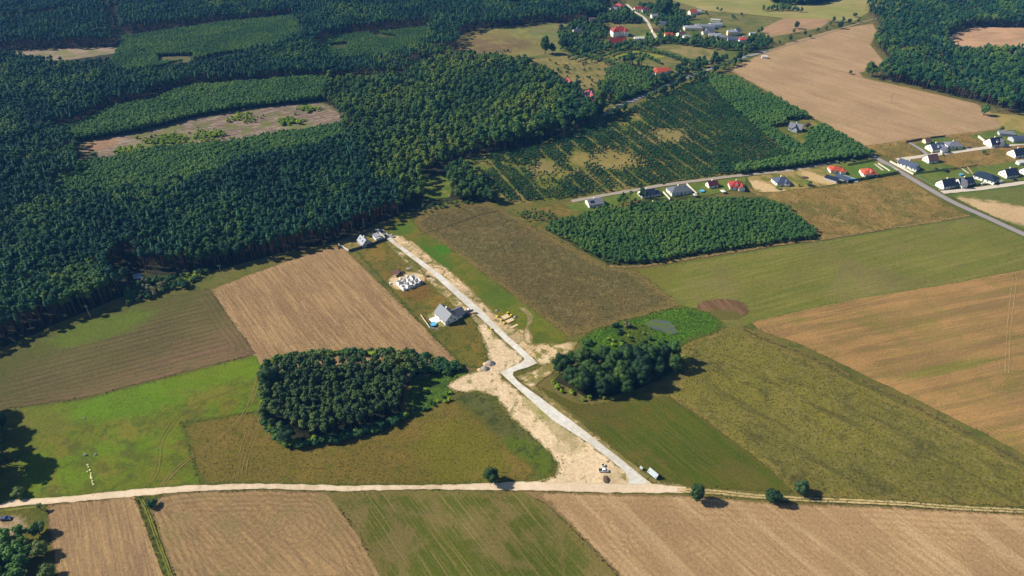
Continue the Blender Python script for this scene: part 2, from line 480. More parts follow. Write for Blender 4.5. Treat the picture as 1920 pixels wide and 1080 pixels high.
heath = [('noise', .035, .42, .58, (112, 104, 44), .85), ('noise', .12, .5, .62, (162, 132, 78), .7), ('noise', .3, .55, .68, (84, 70, 36), .7)]
sheet('heath_field', [(1395, 352), (1460, 358), (1560, 350), (1640, 334), (1695, 330), (1760, 376), (1818, 406), (1700, 424), (1640, 434), (1545, 450), (1528, 430), (1490, 400), (1455, 376), (1420, 366)], ground_mat('heath', (142, 116, 60), heath, bump=.5), 3, .8, 8)
sheet('heath_field', [(1616, 274), (1660, 268), (1700, 262), (1850, 246), (1920, 262), (2050, 290), (2050, 330), (1920, 330), (1860, 318), (1800, 320), (1760, 330), (1700, 310), (1650, 288)], ground_mat('lot_heath', (150, 120, 60), heath, bump=.5), 3, .8, 8)
sheet('fallow_strip', [(958, 400), (1000, 392), (1060, 380), (1200, 360), (1230, 372), (1130, 396), (1060, 418), (1010, 430)], ground_mat('fallow', (104, 98, 44), [('noise', .08, .45, .6, (140, 110, 56), .8), ('noise', .2, .5, .62, (70, 84, 34), .8)], bump=.4), 3, .8, 8)

# the green field and the tan field, right
AG = ang((1440, 500), (1820, 410)); AG2 = ang((1412, 600), (1920, 508))
sheet('green_field', [(1192, 508), (1290, 490), (1400, 474), (1480, 460), (1545, 452), (1640, 436), (1700, 425), (1820, 408), (1850, 415), (1920, 446), (2100, 530), (2100, 490), (1920, 512), (1760, 538), (1600, 564), (1420, 602), (1385, 618), (1340, 608), (1275, 570)],
      ground_mat('green_field', (118, 114, 58), [('streak', AG, 7, 90, .42, .6, (104, 110, 42), .9), ('streak', AG, 2.5, 60, .5, .64, (138, 130, 80), .6), ('noise', .02, .48, .62, (124, 112, 66), .7), ('streak', AG, 1.2, 40, .55, .68, (146, 138, 90), .5), ('edge', 4, (92, 110, 40), .6), ('spot', 1200, 510, 30, (108, 104, 44), .7)]), 3, .5, 8)
TR = [(1408, 604), (1500, 584), (1600, 562), (1760, 536), (1920, 506), (2150, 470), (2150, 960), (1920, 852), (1850, 815), (1740, 760), (1620, 702), (1500, 645), (1430, 622)]
sheet('tan_field', TR, ground_mat('tan_field', (158, 124, 76), [('streak', AG2, 5, 80, .4, .58, (176, 136, 82), .9), ('streak', AG2, 6, 90, .48, .6, (126, 104, 62), .85), ('rows', AG2, 13, 8, (128, 110, 64), .45, 14), ('streak', AG2, 2.0, 70, .52, .64, (118, 116, 58), .6), ('rows', AG2, 2.6, 1.5, (150, 112, 66), .5, 14), ('edgerows', 14, 2.6, .5, (172, 128, 78), .6), ('noise', .03, .5, .66, (112, 112, 48), .4), ('spot', 1780, 690, 4, (110, 116, 44), .6, 9, AG2)]), 2.5, .5, 7)
sheet('bare_patch', [(1304, 572), (1320, 564), (1355, 560), (1392, 566), (1406, 580), (1398, 594), (1370, 601), (1340, 600), (1315, 588)], ground_mat('bare_patch', (104, 78, 50), [('streak', ang((1310, 570), (1340, 600)), 1.6, 30, .45, .6, (142, 108, 76), .8), ('spot', 1352, 596, 9, (100, 96, 44), .9, 2, 0)]), 2, .4, 4, 1)

# dark fallow crop field, centre
C1 = [(772, 414), (800, 398), (870, 383), (905, 380), (935, 388), (962, 404), (1010, 432), (1085, 470), (1135, 498), (1195, 508), (1278, 572), (1230, 584), (1170, 602), (1120, 620), (1066, 630), (1000, 582), (920, 522), (830, 456), (790, 434)]
sheet('weedy_dark_field', C1, ground_mat('weedy_dark', (100, 92, 48), [('noise', .03, .42, .6, (108, 92, 50), .8), ('noise', .25, .48, .62, (132, 114, 68), .7), ('noise', .5, .52, .68, (58, 54, 30), .7), ('edge', 9, (128, 110, 56), .75)], bump=.7, fine=.4), 2.5, .6, 6)
# verge lands on both sides of the village road
sheet('road_verge_meadow', [(722, 424), (745, 408), (775, 412), (795, 436), (830, 458), (920, 524), (1000, 584), (1064, 632), (1056, 642), (1010, 648), (985, 662), (940, 616), (885, 570), (830, 514), (742, 448)],
      ground_mat('verge_meadow', (104, 106, 30), [('noise', .04, .45, .62, (124, 108, 40), .7), ('noise', .15, .48, .62, (82, 102, 22), .75), ('spot', 806, 482, 12, (74, 108, 18), .9, 1.8, AR), ('spot', 758, 430, 9, (84, 110, 20), .85), ('spot', 836, 466, 7, (66, 116, 10), .95, 1.4, .3), ('spot', 932, 558, 10, (80, 100, 26), .8, 1.6, AR), ('spot', 1015, 634, 6, (80, 94, 26), .8)]), 2, .5, 5)
sheet('plot_meadow', [(665, 470), (725, 450), (800, 512), (880, 584), (905, 625), (918, 668), (905, 692), (866, 684), (800, 620), (740, 552)],
      ground_mat('plot_meadow', (106, 98, 34), [('noise', .05, .42, .6, (132, 106, 44), .85), ('noise', .2, .5, .62, (76, 86, 26), .8), ('edge', 3, (74, 88, 26), .9), ('spot', 780, 545, 9, (122, 90, 36), .8, 1.5, AR)]), 2, .5, 5)
sheet('stubble_field', [(396, 543), (460, 518), (540, 490), (600, 470), (637, 459), (700, 520), (780, 598), (862, 682), (868, 700), (700, 720), (490, 700), (486, 682), (440, 612)],
      ground_mat('stubble', (156, 126, 88), [('streak', AF1, 1.2, 26, .42, .6, (182, 150, 106), .9), ('streak', AF1, .9, 14, .5, .64, (124, 98, 66), .85), ('streak', AF1, 6, 70, .5, .65, (140, 110, 76), .8), ('rows', AF1, 3.0, .8, (136, 106, 72), .5, 5), ('edge', 1.5, (128, 104, 60), .6)], fine=.35), 2, .4, 6)
A2 = ang((180, 640), (380, 590))
sheet('ploughed_field', [(-260, 790), (-120, 730), (0, 668), (60, 636), (130, 606), (165, 594), (240, 574), (330, 553), (392, 541), (440, 610), (482, 664), (400, 684), (330, 702), (150, 748), (0, 768), (-150, 790)],
      ground_mat('ploughed', (96, 86, 46), [('grad', (250, 655), (300, 715), (126, 98, 72), 1), ('streak', A2, 1.6, 40, .42, .6, (110, 100, 54), .8), ('rows', A2, 4.2, .8, (76, 66, 38), .6, 10), ('edgerows', 11, 3.0, .5, (78, 70, 38), .5), ('grad', (240, 625), (200, 590), (84, 86, 34), .9), ('spot', 190, 615, 13, (92, 106, 30), .9, 2.6, .55), ('noise', .03, .5, .65, (84, 86, 36), .6)]), 2.5, .5, 6)
sheet('bright_meadow', [(-160, 815), (0, 770), (150, 750), (330, 704), (480, 666), (490, 690), (497, 770), (342, 794), (378, 908), (260, 922), (20, 944), (-160, 960)],
      ground_mat('bright_meadow', (102, 112, 20), [('noise', .028, .42, .6, (98, 122, 6), .85), ('noise', .06, .48, .62, (118, 110, 44), .85), ('noise', .11, .5, .62, (84, 86, 32), .65), ('noise', .2, .52, .66, (76, 92, 26), .7), ('spot', 240, 752, 15, (92, 128, 4), .7, 2, .2), ('spot', 60, 800, 16, (108, 108, 40), .7), ('spot', 420, 690, 16, (98, 124, 6), .7, 2.5, .4), ('edge', 3, (84, 96, 30), .6)]), 2.5, .6, 6)
sheet('ochre_meadow', [(340, 793), (420, 780), (492, 770), (520, 815), (545, 836), (640, 822), (720, 806), (780, 778), (850, 735), (905, 735), (960, 792), (1060, 862), (1040, 895), (1010, 908), (900, 910), (640, 914), (500, 910), (375, 910)],
      ground_mat('ochre_meadow', (112, 98, 36), [('noise', .035, .42, .66, (126, 104, 44), .7), ('noise', .1, .48, .66, (98, 96, 30), .7), ('noise', .4, .52, .66, (78, 74, 28), .6), ('spot', 860, 850, 22, (108, 104, 26), .7), ('edge', 3.5, (78, 88, 28), .85)], fine=.35), 2.5, .6, 6)
sheet('green_wedge', [(836, 738), (870, 730), (905, 733), (960, 788), (1020, 826), (1062, 862), (1045, 888), (1010, 908), (985, 906), (1000, 880), (955, 850), (935, 826), (885, 775)],
      ground_mat('green_wedge', (88, 88, 50), [('noise', .05, .42, .6, (96, 98, 54), .8), ('spot', 985, 858, 11, (84, 100, 20), .9, 1.6, -.6), ('noise', .2, .5, .62, (62, 72, 30), .8), ('edge', 4, (100, 96, 40), .7)]), 2, 1, 4)
sheet('wet_grass', [(765, 776), (772, 722), (815, 700), (870, 694), (885, 706), (850, 722), (848, 742), (800, 772)],
      ground_mat('wet_grass', (70, 98, 22), [('noise', .2, .45, .6, (56, 76, 24), .9), ('noise', .5, .5, .62, (96, 118, 34), .6)], bump=.6), 2, 1, 4)
sheet('wetland', [(1084, 640), (1110, 618), (1170, 601), (1232, 584), (1285, 574), (1330, 586), (1358, 606), (1345, 622), (1300, 636), (1268, 652), (1262, 668), (1120, 672), (1090, 655)],
      ground_mat('wetland', (78, 114, 24), [('noise', .12, .45, .62, (60, 90, 20), .8), ('noise', .4, .5, .62, (104, 136, 28), .7), ('edge', 4, (92, 104, 34), .9), ('spot', 1190, 630, 12, (92, 100, 34), .8)], bump=.7), 2, 1, 4)
sheet('rough_meadow', [(1268, 656), (1300, 638), (1345, 624), (1372, 611), (1405, 618), (1480, 660), (1620, 726), (1740, 784), (1920, 878), (2150, 1000), (2150, 985), (1920, 950), (1780, 945), (1640, 936), (1500, 930), (1486, 922), (1450, 885), (1350, 808), (1256, 742), (1290, 690)],
      ground_mat('rough_meadow', (112, 106, 50), [('noise', .02, .42, .6, (124, 116, 50), .8), ('noise', .05, .5, .66, (84, 82, 42), .8), ('noise', .35, .46, .64, (140, 126, 70), .55), ('noise', .6, .5, .66, (76, 72, 36), .5), ('edge', 5, (134, 118, 56), .7), ('streak', ang((1500, 720), (1800, 870)), 5, 60, .55, .68, (80, 76, 42), .7), ('streak', ang((1480, 665), (1740, 784)), 5, 60, .62, .7, (78, 76, 40), .5)], bump=.4, fine=.35), 2.5, .8, 6)
sheet('dark_green_field', [(1003, 722), (1040, 738), (1066, 752), (1105, 760), (1170, 748), (1242, 744), (1258, 745), (1352, 808), (1452, 886), (1488, 922), (1400, 920), (1300, 914), (1228, 902), (1180, 864), (1100, 796), (1040, 748)],
      ground_mat('dark_green', (84, 90, 14), [('streak', AR, 4, 30, .4, .58, (66, 84, 2), .9), ('noise', .04, .5, .64, (104, 90, 34), .7), ('streak', AR, 1.6, 25, .5, .62, (108, 96, 44), .6), ('streak', AR, 1.6, 20, .52, .66, (86, 92, 28), .6), ('spot', 1120, 764, 6, (98, 88, 36), .7, 2.5, -.1), ('spot', 1400, 892, 7, (104, 92, 40), .5, 2, AR), ('edge', 3, (92, 88, 34), .9)]), 2.5, .5, 5)
# south of the dirt road
AB = ang((400, 960), (520, 1080)); AB1 = ang((180, 950), (205, 1080))
sheet('farmyard_grass', [(-200, 970), (0, 954), (88, 944), (92, 1000), (112, 1080), (118, 1130), (-200, 1130)], ground_mat('farmyard', (98, 94, 30), [('noise', .1, .42, .6, (74, 84, 20), .8), ('spot', 5, 990, 6, (176, 150, 120), .9, 1.8, 0), ('noise', .4, .5, .65, (118, 106, 44), .6)]), 2, .5, 5)
sheet('brown_stubble_field', [(88, 946), (170, 940), (254, 930), (285, 1010), (312, 1085), (325, 1130), (118, 1130), (108, 1080), (92, 1000)],
      ground_mat('brown_stubble', (152, 124, 88), [('streak', AB1, .8, 18, .42, .6, (182, 148, 100), .85), ('streak', AB1, .6, 12, .5, .62, (120, 96, 68), .7), ('rows', AB1, 2.0, .4, (132, 106, 76), .5, 4), ('streak', AB1, 4, 40, .5, .64, (138, 108, 80), .8), ('edge', 1.2, (110, 90, 50), .7)]), 1.5, .3, 4)
sheet('ditch', [(253, 930), (300, 924), (302, 934), (278, 950), (300, 1010), (326, 1085), (340, 1130), (322, 1130), (308, 1085), (280, 1010)],
      ground_mat('ditch', (84, 88, 32), [('noise', .3, .42, .6, (46, 58, 18), .9), ('noise', .6, .5, .62, (118, 116, 50), .7)], bump=.6), 1, .4, 0)
sheet('curved_track_field', [(300, 930), (370, 922), (480, 919), (612, 922), (640, 956), (680, 1010), (718, 1085), (740, 1130), (342, 1130), (328, 1085), (302, 1010), (282, 954)],
      ground_mat('curved_track', (154, 126, 88), [('streak', AB, 1.0, 22, .45, .6, (176, 142, 96), .85), ('streak', AB, .8, 12, .52, .64, (122, 98, 64), .8), ('rows', AB, 2.6, .5, (128, 102, 68), .5, 13), ('edgerows', 13, 2.6, .5, (122, 98, 64), .65), ('rings', 440, 985, 17, 2.6, 1.6, .2, (130, 106, 70), .5), ('rings', 545, 978, 19, 2.6, 1.3, -.3, (130, 106, 70), .5), ('noise', .06, .5, .64, (132, 118, 72), .6), ('edge', 1.2, (110, 96, 54), .7)]), 1.5, .4, 4)
sheet('striped_green_field', [(612, 923), (780, 921), (982, 922), (1030, 950), (1080, 1000), (1165, 1085), (1210, 1130), (735, 1130), (714, 1080), (668, 1000), (636, 956)],
      ground_mat('striped_green', (90, 94, 28), [('streak', AR, 2.6, 34, .42, .56, (78, 88, 20), .9), ('streak', AR, 1.0, 26, .52, .66, (142, 124, 76), .7), ('noise', .05, .46, .62, (124, 108, 62), .8), ('edge', 6, (116, 104, 52), .85), ('streak', AR, .5, 60, .56, .66, (160, 142, 92), .6)]), 1.5, .5, 4)
sheet('harvested_tan_field', [(982, 922), (1150, 926), (1282, 930), (1350, 934), (1440, 942), (1520, 946), (1650, 950), (1790, 958), (1920, 964), (2150, 975), (2150, 1200), (1250, 1200), (1165, 1085), (1085, 1002), (1030, 948)],
      ground_mat('harvested_tan', (178, 146, 104), [('streak', AR, 1.2, 30, .42, .6, (196, 162, 118), .85), ('streak', AR, .8, 12, .52, .64, (142, 112, 78), .75), ('rows', AR, 3.2, .8, (156, 124, 86), .5, 16), ('edgerows', 16, 3.0, .8, (148, 116, 80), .5), ('rings', 1175, 985, 16, 2.8, 1.4, -.4, (146, 118, 82), .5), ('rings', 1250, 1000, 20, 2.8, 1.2, .4, (146, 118, 82), .5), ('noise', .03, .45, .6, (162, 130, 92), .7), ('streak', AR, 7, 90, .5, .66, (196, 166, 124), .8), ('edge', 2.0, (120, 98, 60), .7)]), 1.5, .4, 5)

# sand and roads
sandmix = lambda n, base, extra=(): ground_mat(n, base, [('noise', .12, .45, .6, (230, 204, 168), .8), ('noise', .3, .52, .68, (190, 160, 120), .6), ('noise', .05, .52, .64, (166, 148, 104), .55), ('noise', .18, .58, .66, (118, 118, 62), .75), ('streak', AR, .6, 14, .56, .7, (176, 146, 106), .5)] + list(extra) + [('edge', 2.1, (126, 116, 62), .8), ('noise', .35, .62, .7, (122, 116, 66), .7)], bump=.1)
sheet('sandy_ground', [(882, 588), (906, 605), (960, 654), (982, 672), (978, 684), (938, 698), (942, 710), (975, 735), (1062, 800), (1130, 850), (1182, 890), (1222, 904), (1222, 912), (1010, 912), (975, 912), (1010, 902), (1040, 892), (1048, 870), (1010, 828), (958, 782), (930, 745), (902, 735), (852, 735), (836, 724), (868, 706), (903, 692), (917, 676), (905, 640), (893, 605)],
      sandmix('sandy_ground', (220, 194, 158), [('spot', 1050, 806, 5, (150, 138, 88), .6, 4, AR), ('spot', 1005, 765, 4, (140, 138, 78), .6, 3, AR), ('spot', 1020, 870, 5, (150, 138, 88), .6, 2, AR)]), 1.5, 1.0, 2.5)
sheet('sandy_strip', [(718, 440), (752, 442), (778, 456), (808, 482), (846, 510), (880, 538), (926, 588), (962, 612), (988, 622), (1002, 646), (1082, 642), (1076, 658), (1024, 686), (1010, 684), (960, 640), (880, 576), (790, 496), (738, 452)],
      sandmix('sandy_strip', (210, 178, 136), [('noise', .16, .5, .6, (112, 114, 48), .85), ('streak', AR, 1.2, 24, .54, .64, (100, 106, 42), .6)]), 1.5, .9, 2.5)
sheet('sandy_strip', [(770, 490), (790, 498), (822, 524), (872, 572), (880, 590), (868, 584), (836, 560), (800, 524), (775, 502)], sandmix('sandy_shoulder', (192, 164, 116), [('noise', .16, .46, .58, (106, 104, 42), .85)]), 1.5, .9, 2.5)
sheet('sandy_strip', [(720, 448), (745, 460), (772, 484), (790, 502), (800, 520), (780, 512), (752, 484), (730, 462)], sandmix('sandy_shoulder_grassy', (176, 150, 96), [('noise', .16, .42, .5, (100, 104, 40), .9)]), 1.5, .7, 2.5)
sheet('sandy_verge', [(968, 706), (1010, 690), (1060, 672), (1058, 680), (1026, 706), (1004, 724), (1040, 752), (1095, 798), (1168, 856), (1225, 898), (1290, 912), (1240, 912), (1205, 894), (1120, 832), (1050, 774), (985, 722)],
      sandmix('sandy_verge', (176, 148, 98), [('noise', .2, .44, .56, (112, 110, 50), .85)]), 1.5, .8, 2.5)
sheet('sandy_track', [(972, 576), (985, 578), (1001, 594), (999, 602), (990, 614), (1000, 634), (996, 650), (986, 646), (980, 628), (988, 606), (990, 596)], sandmix('sandy_track', (214, 184, 142)), 1.5, .6, 2)
sheet('building_plot_sand', [(728, 524), (740, 512), (765, 508), (796, 514), (800, 526), (786, 538), (762, 546), (742, 544), (730, 536)], sandmix('building_plot_sand', (204, 172, 126)), 1.5, .6, 2, 1)
sheet('building_plot_sand', [(795, 506), (826, 500), (840, 512), (815, 522), (798, 520)], sandmix('sand_crossing', (212, 176, 134)), 1.5, .6, 2, 1)
sheet('building_plot_sand', [(850, 574), (870, 572), (888, 580), (896, 590), (880, 596), (862, 586)], sandmix('house_forecourt_sand', (214, 172, 128)), 1.5, .5, 2, 1)
sheet('garden_paving', [(804, 586), (822, 584), (846, 604), (850, 610), (822, 616), (808, 606), (800, 594)], ground_mat('garden_paving', (140, 134, 96), [('noise', .3, .45, .6, (172, 160, 130), .7), ('edge', 1.5, (90, 92, 40), .8)]), 1.5, .3, 2)
sheet('fenced_garden', [(640, 461), (660, 446), (696, 432), (718, 442), (724, 448), (690, 460), (656, 470)], ground_mat('fenced_garden', (128, 116, 60), [('noise', .15, .42, .58, (164, 134, 88), .9), ('noise', .3, .5, .6, (86, 104, 34), .8), ('spot', 668, 444, 8, (90, 104, 30), .9)]), 1.5, .2, 2.5)
dirtroad = ground_mat('dirt_road', (226, 202, 172), [('noise', .15, .45, .6, (234, 212, 184), .8), ('streak', .02, .4, 14, .52, .66, (204, 178, 146), .5), ('edge', .8, (190, 166, 130), .4)], bump=.1, fine=.1)
sheet('dirt_road', [(-200, 968), (-60, 954), (0, 946), (20, 938), (133, 931), (200, 923), (267, 917), (367, 910), (500, 907), (640, 911), (760, 910), (850, 909), (980, 903), (1010, 904), (1177, 907), (1222, 907), (1250, 910), (1290, 914), (1288, 925), (1150, 924), (980, 920), (780, 918), (640, 921), (500, 917), (367, 921), (300, 927), (133, 942), (20, 950), (-60, 962), (-200, 980)], dirtroad, 1.5, .35, 1.6)
sheet('field_road', [(1286, 913), (1345, 917), (1400, 924), (1500, 931), (1600, 935), (1700, 940), (1790, 947), (1920, 954), (2150, 966), (2150, 976), (1920, 963), (1790, 957), (1700, 950), (1600, 945), (1500, 941), (1400, 934), (1345, 929), (1284, 925)],
      ground_mat('field_road_grass', (108, 106, 46), [('noise', .3, .42, .6, (150, 136, 84), .8), ('noise', .6, .5, .62, (76, 88, 30), .7)]), 1.5, .3, 0)
wheelrut = ground_mat('wheel_rut', (206, 178, 128), [('noise', .4, .45, .6, (170, 148, 100), .8)], bump=0)
for dy in (-2.2, 2.6):
    track('wheel_track', [(1270, 919 + dy), (1345, 923 + dy), (1400, 929 + dy), (1500, 936 + dy), (1600, 940 + dy), (1700, 945 + dy), (1790, 952 + dy), (1920, 958.5 + dy), (2150, 971 + dy)], .85, wheelrut)
conc = ground_mat('concrete_road', (232, 228, 220), [('noise', .5, .45, .6, (206, 200, 190), .7), ('rows', AR + math.pi / 2, 6.0, .05, (208, 203, 194), .35), ('edge', .6, (212, 190, 160), .9), ('streak', AR, .5, 22, .5, .64, (196, 188, 174), .6), ('noise', .08, .5, .62, (208, 196, 178), .6)], bump=.03, fine=.06)
sheet('village_road', [(699, 430), (717, 430), (740, 452), (823, 512), (900, 579), (952, 630), (988, 662), (1008, 681.5), (990, 689), (972, 694), (963, 698), (962, 704), (968, 712), (977, 720), (1023, 753), (1090, 803), (1160, 858), (1207, 896), (1223, 908), (1192, 909), (1176, 909), (1178, 898), (1170, 883), (1100, 829), (1033, 786), (960, 720), (936, 698), (955, 690), (976, 681), (983, 674), (973, 664), (928, 622), (883, 581), (807, 512), (725, 449)], conc, 2, .12, 2.0)
# wheel marks on meadows
rut = ground_mat('pale_rut', (124, 122, 58), [('noise', .3, .45, .6, (112, 114, 50), .8)], bump=0)
rutd = ground_mat('ochre_rut', (146, 124, 70), [('noise', .3, .45, .6, (130, 118, 64), .8)], bump=0)
rutp = ground_mat('tan_rut', (176, 144, 94), [('noise', .3, .45, .6, (160, 128, 82), .8)], bump=0)
for o in (0, 7):
    track('wheel_track', [(270 + o, 912), (288 + o, 890), (294 + o, 860), (298 + o, 832), (314 + o, 800), (340 + o, 772), (380 + o, 750), (430 + o, 732), (478, 712 + o * .5)], .45, rut)
    track('wheel_track', [(300 + o, 912), (318 + o, 890), (345 + o, 865), (380 + o, 842), (420 + o * .7, 812), (448 + o * .7, 785), (466 + o, 756), (478 + o, 722), (486 + o, 690)], .5, rutd)
    track('wheel_track', [(438 + o, 900), (444 + o, 870), (455 + o, 830), (468 + o, 790), (474 + o, 775)], .3, rutd)
    track('wheel_track', [(454 + o, 890), (458 + o, 865), (470 + o, 830), (482 + o, 800), (488 + o, 775)], .3, rutd)
    track('wheel_track', [(1884 + o, 700), (1888 + o, 620), (1898 + o * 1.2, 520)], .5, rutp)
    track('wheel_track', [(1378 + o * .6, 600), (1392 + o * .6, 626), (1408 + o * .6, 640), (1440, 652 + o * .5), (1500, 682 + o * .5)], .4, rutd)
    track('wheel_track', [(0, 958 + o * .3), (40, 953 + o * .3), (78, 949 + o * .3)], .5, rut)
    track('wheel_track', [(262 + o * .7, 936), (275 + o * .7, 962), (292 + o * .7, 1010), (318 + o * .7, 1080), (332 + o * .7, 1130)], .5, rut)
# long tracks through the dark crop
dk = ground_mat('trodden_line', (76, 70, 36), [], bump=0)
track('wheel_track', [(785, 441), (840, 424), (905, 402), (942, 396)], .5, dk)
dk2 = ground_mat('plough_mark', (126, 100, 68), [('noise', .5, .45, .6, (142, 114, 78), .7)], bump=0)
dk3 = ground_mat('plough_mark_pale', (200, 168, 122), [('noise', .5, .45, .6, (180, 148, 104), .7)], bump=0)
# ditch-like dark border line between the rough meadow and the tan field
track('field_boundary', [(1390, 614), (1430, 636), (1500, 662), (1620, 716), (1740, 775), (1860, 836), (1920, 868), (2100, 960)], 2.2, ground_mat('field_boundary', (84, 76, 36), [('noise', .5, .42, .6, (128, 114, 54), .8)], bump=.5), 1.2)
track('field_boundary', [(1143, 500), (1200, 500), (1300, 484), (1400, 469), (1480, 456), (1545, 449), (1640, 433), (1750, 416), (1818, 404)], 2.0, ground_mat('field_boundary_tan', (146, 122, 74), [('noise', .5, .42, .6, (112, 92, 56), .8)], bump=.3), .8)
# residential streets
asph = plain('asphalt', (158, 150, 150), .9, var=.08)
pave = plain('pale_paving', (214, 200, 182), .9, var=.08)
track('street', [(1600, 268), (1626, 288), (1660, 306), (1700, 330), (1780, 376), (1850, 408), (1920, 440), (2100, 520)], 5.6, asph, .1, 4)
track('street', [(1682, 300), (1740, 292), (1800, 284), (1860, 276), (1905, 271), (2000, 262)], 5.0, pave, .3, 4)
track('street', [(1766, 361), (1800, 358), (1860, 351), (1920, 343), (2020, 330)], 5.0, pave, .3, 4)
track('street', [(1072, 378), (1130, 367), (1190, 357), (1240, 348), (1300, 340), (1400, 328), (1480, 320), (1540, 309), (1575, 304)], 4.2, plain('dusty_street', (168, 154, 138), .9), .3, 4)
track('country_road', [(1130, 218), (1160, 200), (1200, 183), (1270, 152), (1330, 130), (1380, 112), (1440, 96)], 5.0, plain('old_asphalt', (150, 148, 150), .9), .3, 6)
track('field_track', [(1440, 96), (1500, 78), (1600, 47), (1660, 30)], 3.0, plain('far_track', (160, 138, 100), .9), .3, 6)
track('village_lane', [(1175, 8), (1190, 22), (1210, 36), (1225, 62), (1232, 74)], 4.0, pave, .3, 5)
track('driveway', [(1640, 314), (1668, 318), (1678, 316)], 6.5, pave, .3, 4)
lawnm = ground_mat('lawn', (88, 108, 36), [('noise', .1, .42, .6, (108, 118, 50), .8), ('noise', .3, .52, .64, (132, 118, 70), .6)])
sheet('lawn', [(1060, 384), (1120, 372), (1180, 362), (1300, 344), (1400, 332), (1396, 352), (1330, 366), (1240, 372), (1190, 376), (1120, 396), (1075, 398)], lawnm, 3, .3, 6)
sheet('lawn', [(1400, 332), (1480, 322), (1545, 312), (1575, 306), (1640, 300), (1672, 314), (1690, 326), (1600, 340), (1540, 350), (1460, 360), (1418, 362)], ground_mat('dry_lawn', (112, 112, 48), [('noise', .1, .42, .58, (168, 142, 88), .8), ('spot', 1625, 322, 22, (84, 110, 34), .9, 1.6, .2), ('spot', 1428, 350, 9, (206, 176, 130), 1, 2, -.6), ('spot', 1535, 335, 9, (198, 168, 118), 1, 2, -.8)]), 3, .3, 5)
sheet('lawn', [(1690, 306), (1740, 300), (1795, 314), (1745, 324), (1712, 327)], lawnm, 3, .3, 6)
sheet('lawn', [(1715, 328), (1790, 318), (1860, 310), (1920, 300), (2000, 290), (2000, 322), (1920, 338), (1766, 356)], lawnm, 3, .3, 6)
sheet('lawn', [(1712, 272), (1745, 260), (1772, 258), (1800, 268), (1812, 278), (1760, 286), (1738, 288)], lawnm, 3, .3, 6)
sheet('lawn', [(1818, 256), (1846, 248), (1900, 244), (1960, 262), (1960, 270), (1860, 272), (1836, 264)], lawnm, 3, .3, 6)
sheet('grass_verge', [(1776, 366), (1860, 356), (1920, 348), (2100, 330), (2100, 500), (1920, 432), (1850, 402)], ground_mat('grey_green_field', (112, 112, 62), [('streak', .2, 3, 30, .42, .6, (92, 104, 50), .8), ('spot', 1908, 404, 16, (204, 172, 130), .95, 3, -.55), ('edge', 3, (78, 108, 28), .9)]), 3, .3, 6)
for pts, w, m in [([(1640, 308), (1655, 320)], 2, pave), ([(1705, 268), (1725, 280), (1738, 290)], 3.5, asph), ([(1800, 314), (1816, 326)], 1.5, pave), ([(1120, 240), (1128, 232)], 4, pave)]:
    track('driveway', pts, w, m)
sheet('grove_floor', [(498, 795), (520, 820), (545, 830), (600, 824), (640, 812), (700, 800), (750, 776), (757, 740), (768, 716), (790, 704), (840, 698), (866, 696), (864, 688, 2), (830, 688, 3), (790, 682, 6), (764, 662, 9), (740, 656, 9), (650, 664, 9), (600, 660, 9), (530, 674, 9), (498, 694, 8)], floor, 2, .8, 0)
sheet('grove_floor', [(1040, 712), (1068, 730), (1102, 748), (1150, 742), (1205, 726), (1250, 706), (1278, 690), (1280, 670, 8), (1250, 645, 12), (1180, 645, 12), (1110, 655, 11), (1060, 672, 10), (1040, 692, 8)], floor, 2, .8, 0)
pond = NT('pond_water', .25, .5)
n_ = pond.noise(pond.mapping(0), .3, 5, .7)
pond.color(pond.mix(pond.mr(n_, .42, .56), D((88, 94, 108)), D((96, 110, 50))))
sheet('pond', [(1204, 606), (1228, 600), (1250, 602), (1266, 612), (1270, 624), (1258, 628), (1240, 620), (1216, 614)], pond.mat, 1, .8, 0)
stream = NT('stream_water', .06, .6); stream.color(D((60, 80, 110)))
sheet('stream_water', [(249, 516), (262, 513), (272, 518), (262, 524), (250, 523)], stream.mat, 1, .3, 0)

if HAZE:
    hz = MB(); hz.box(-2500, -600, -1.0, 2500, 4500, CAM_H + 12)
    hm = bpy.data.materials.new('haze_air'); hm.use_nodes = True
    hn = hm.node_tree.nodes; hn.clear()
    pv = hn.new('ShaderNodeVolumePrincipled'); ho = hn.new('ShaderNodeOutputMaterial')
    pv.inputs['Color'].default_value = (.12, .42, 1.0, 1); pv.inputs['Density'].default_value = HAZE
    pv.inputs['Anisotropy'].default_value = 0.0
    hm.node_tree.links.new(pv.outputs[0], ho.inputs['Volume'])
    tag(hz.build('haze', hm), kind='stuff')
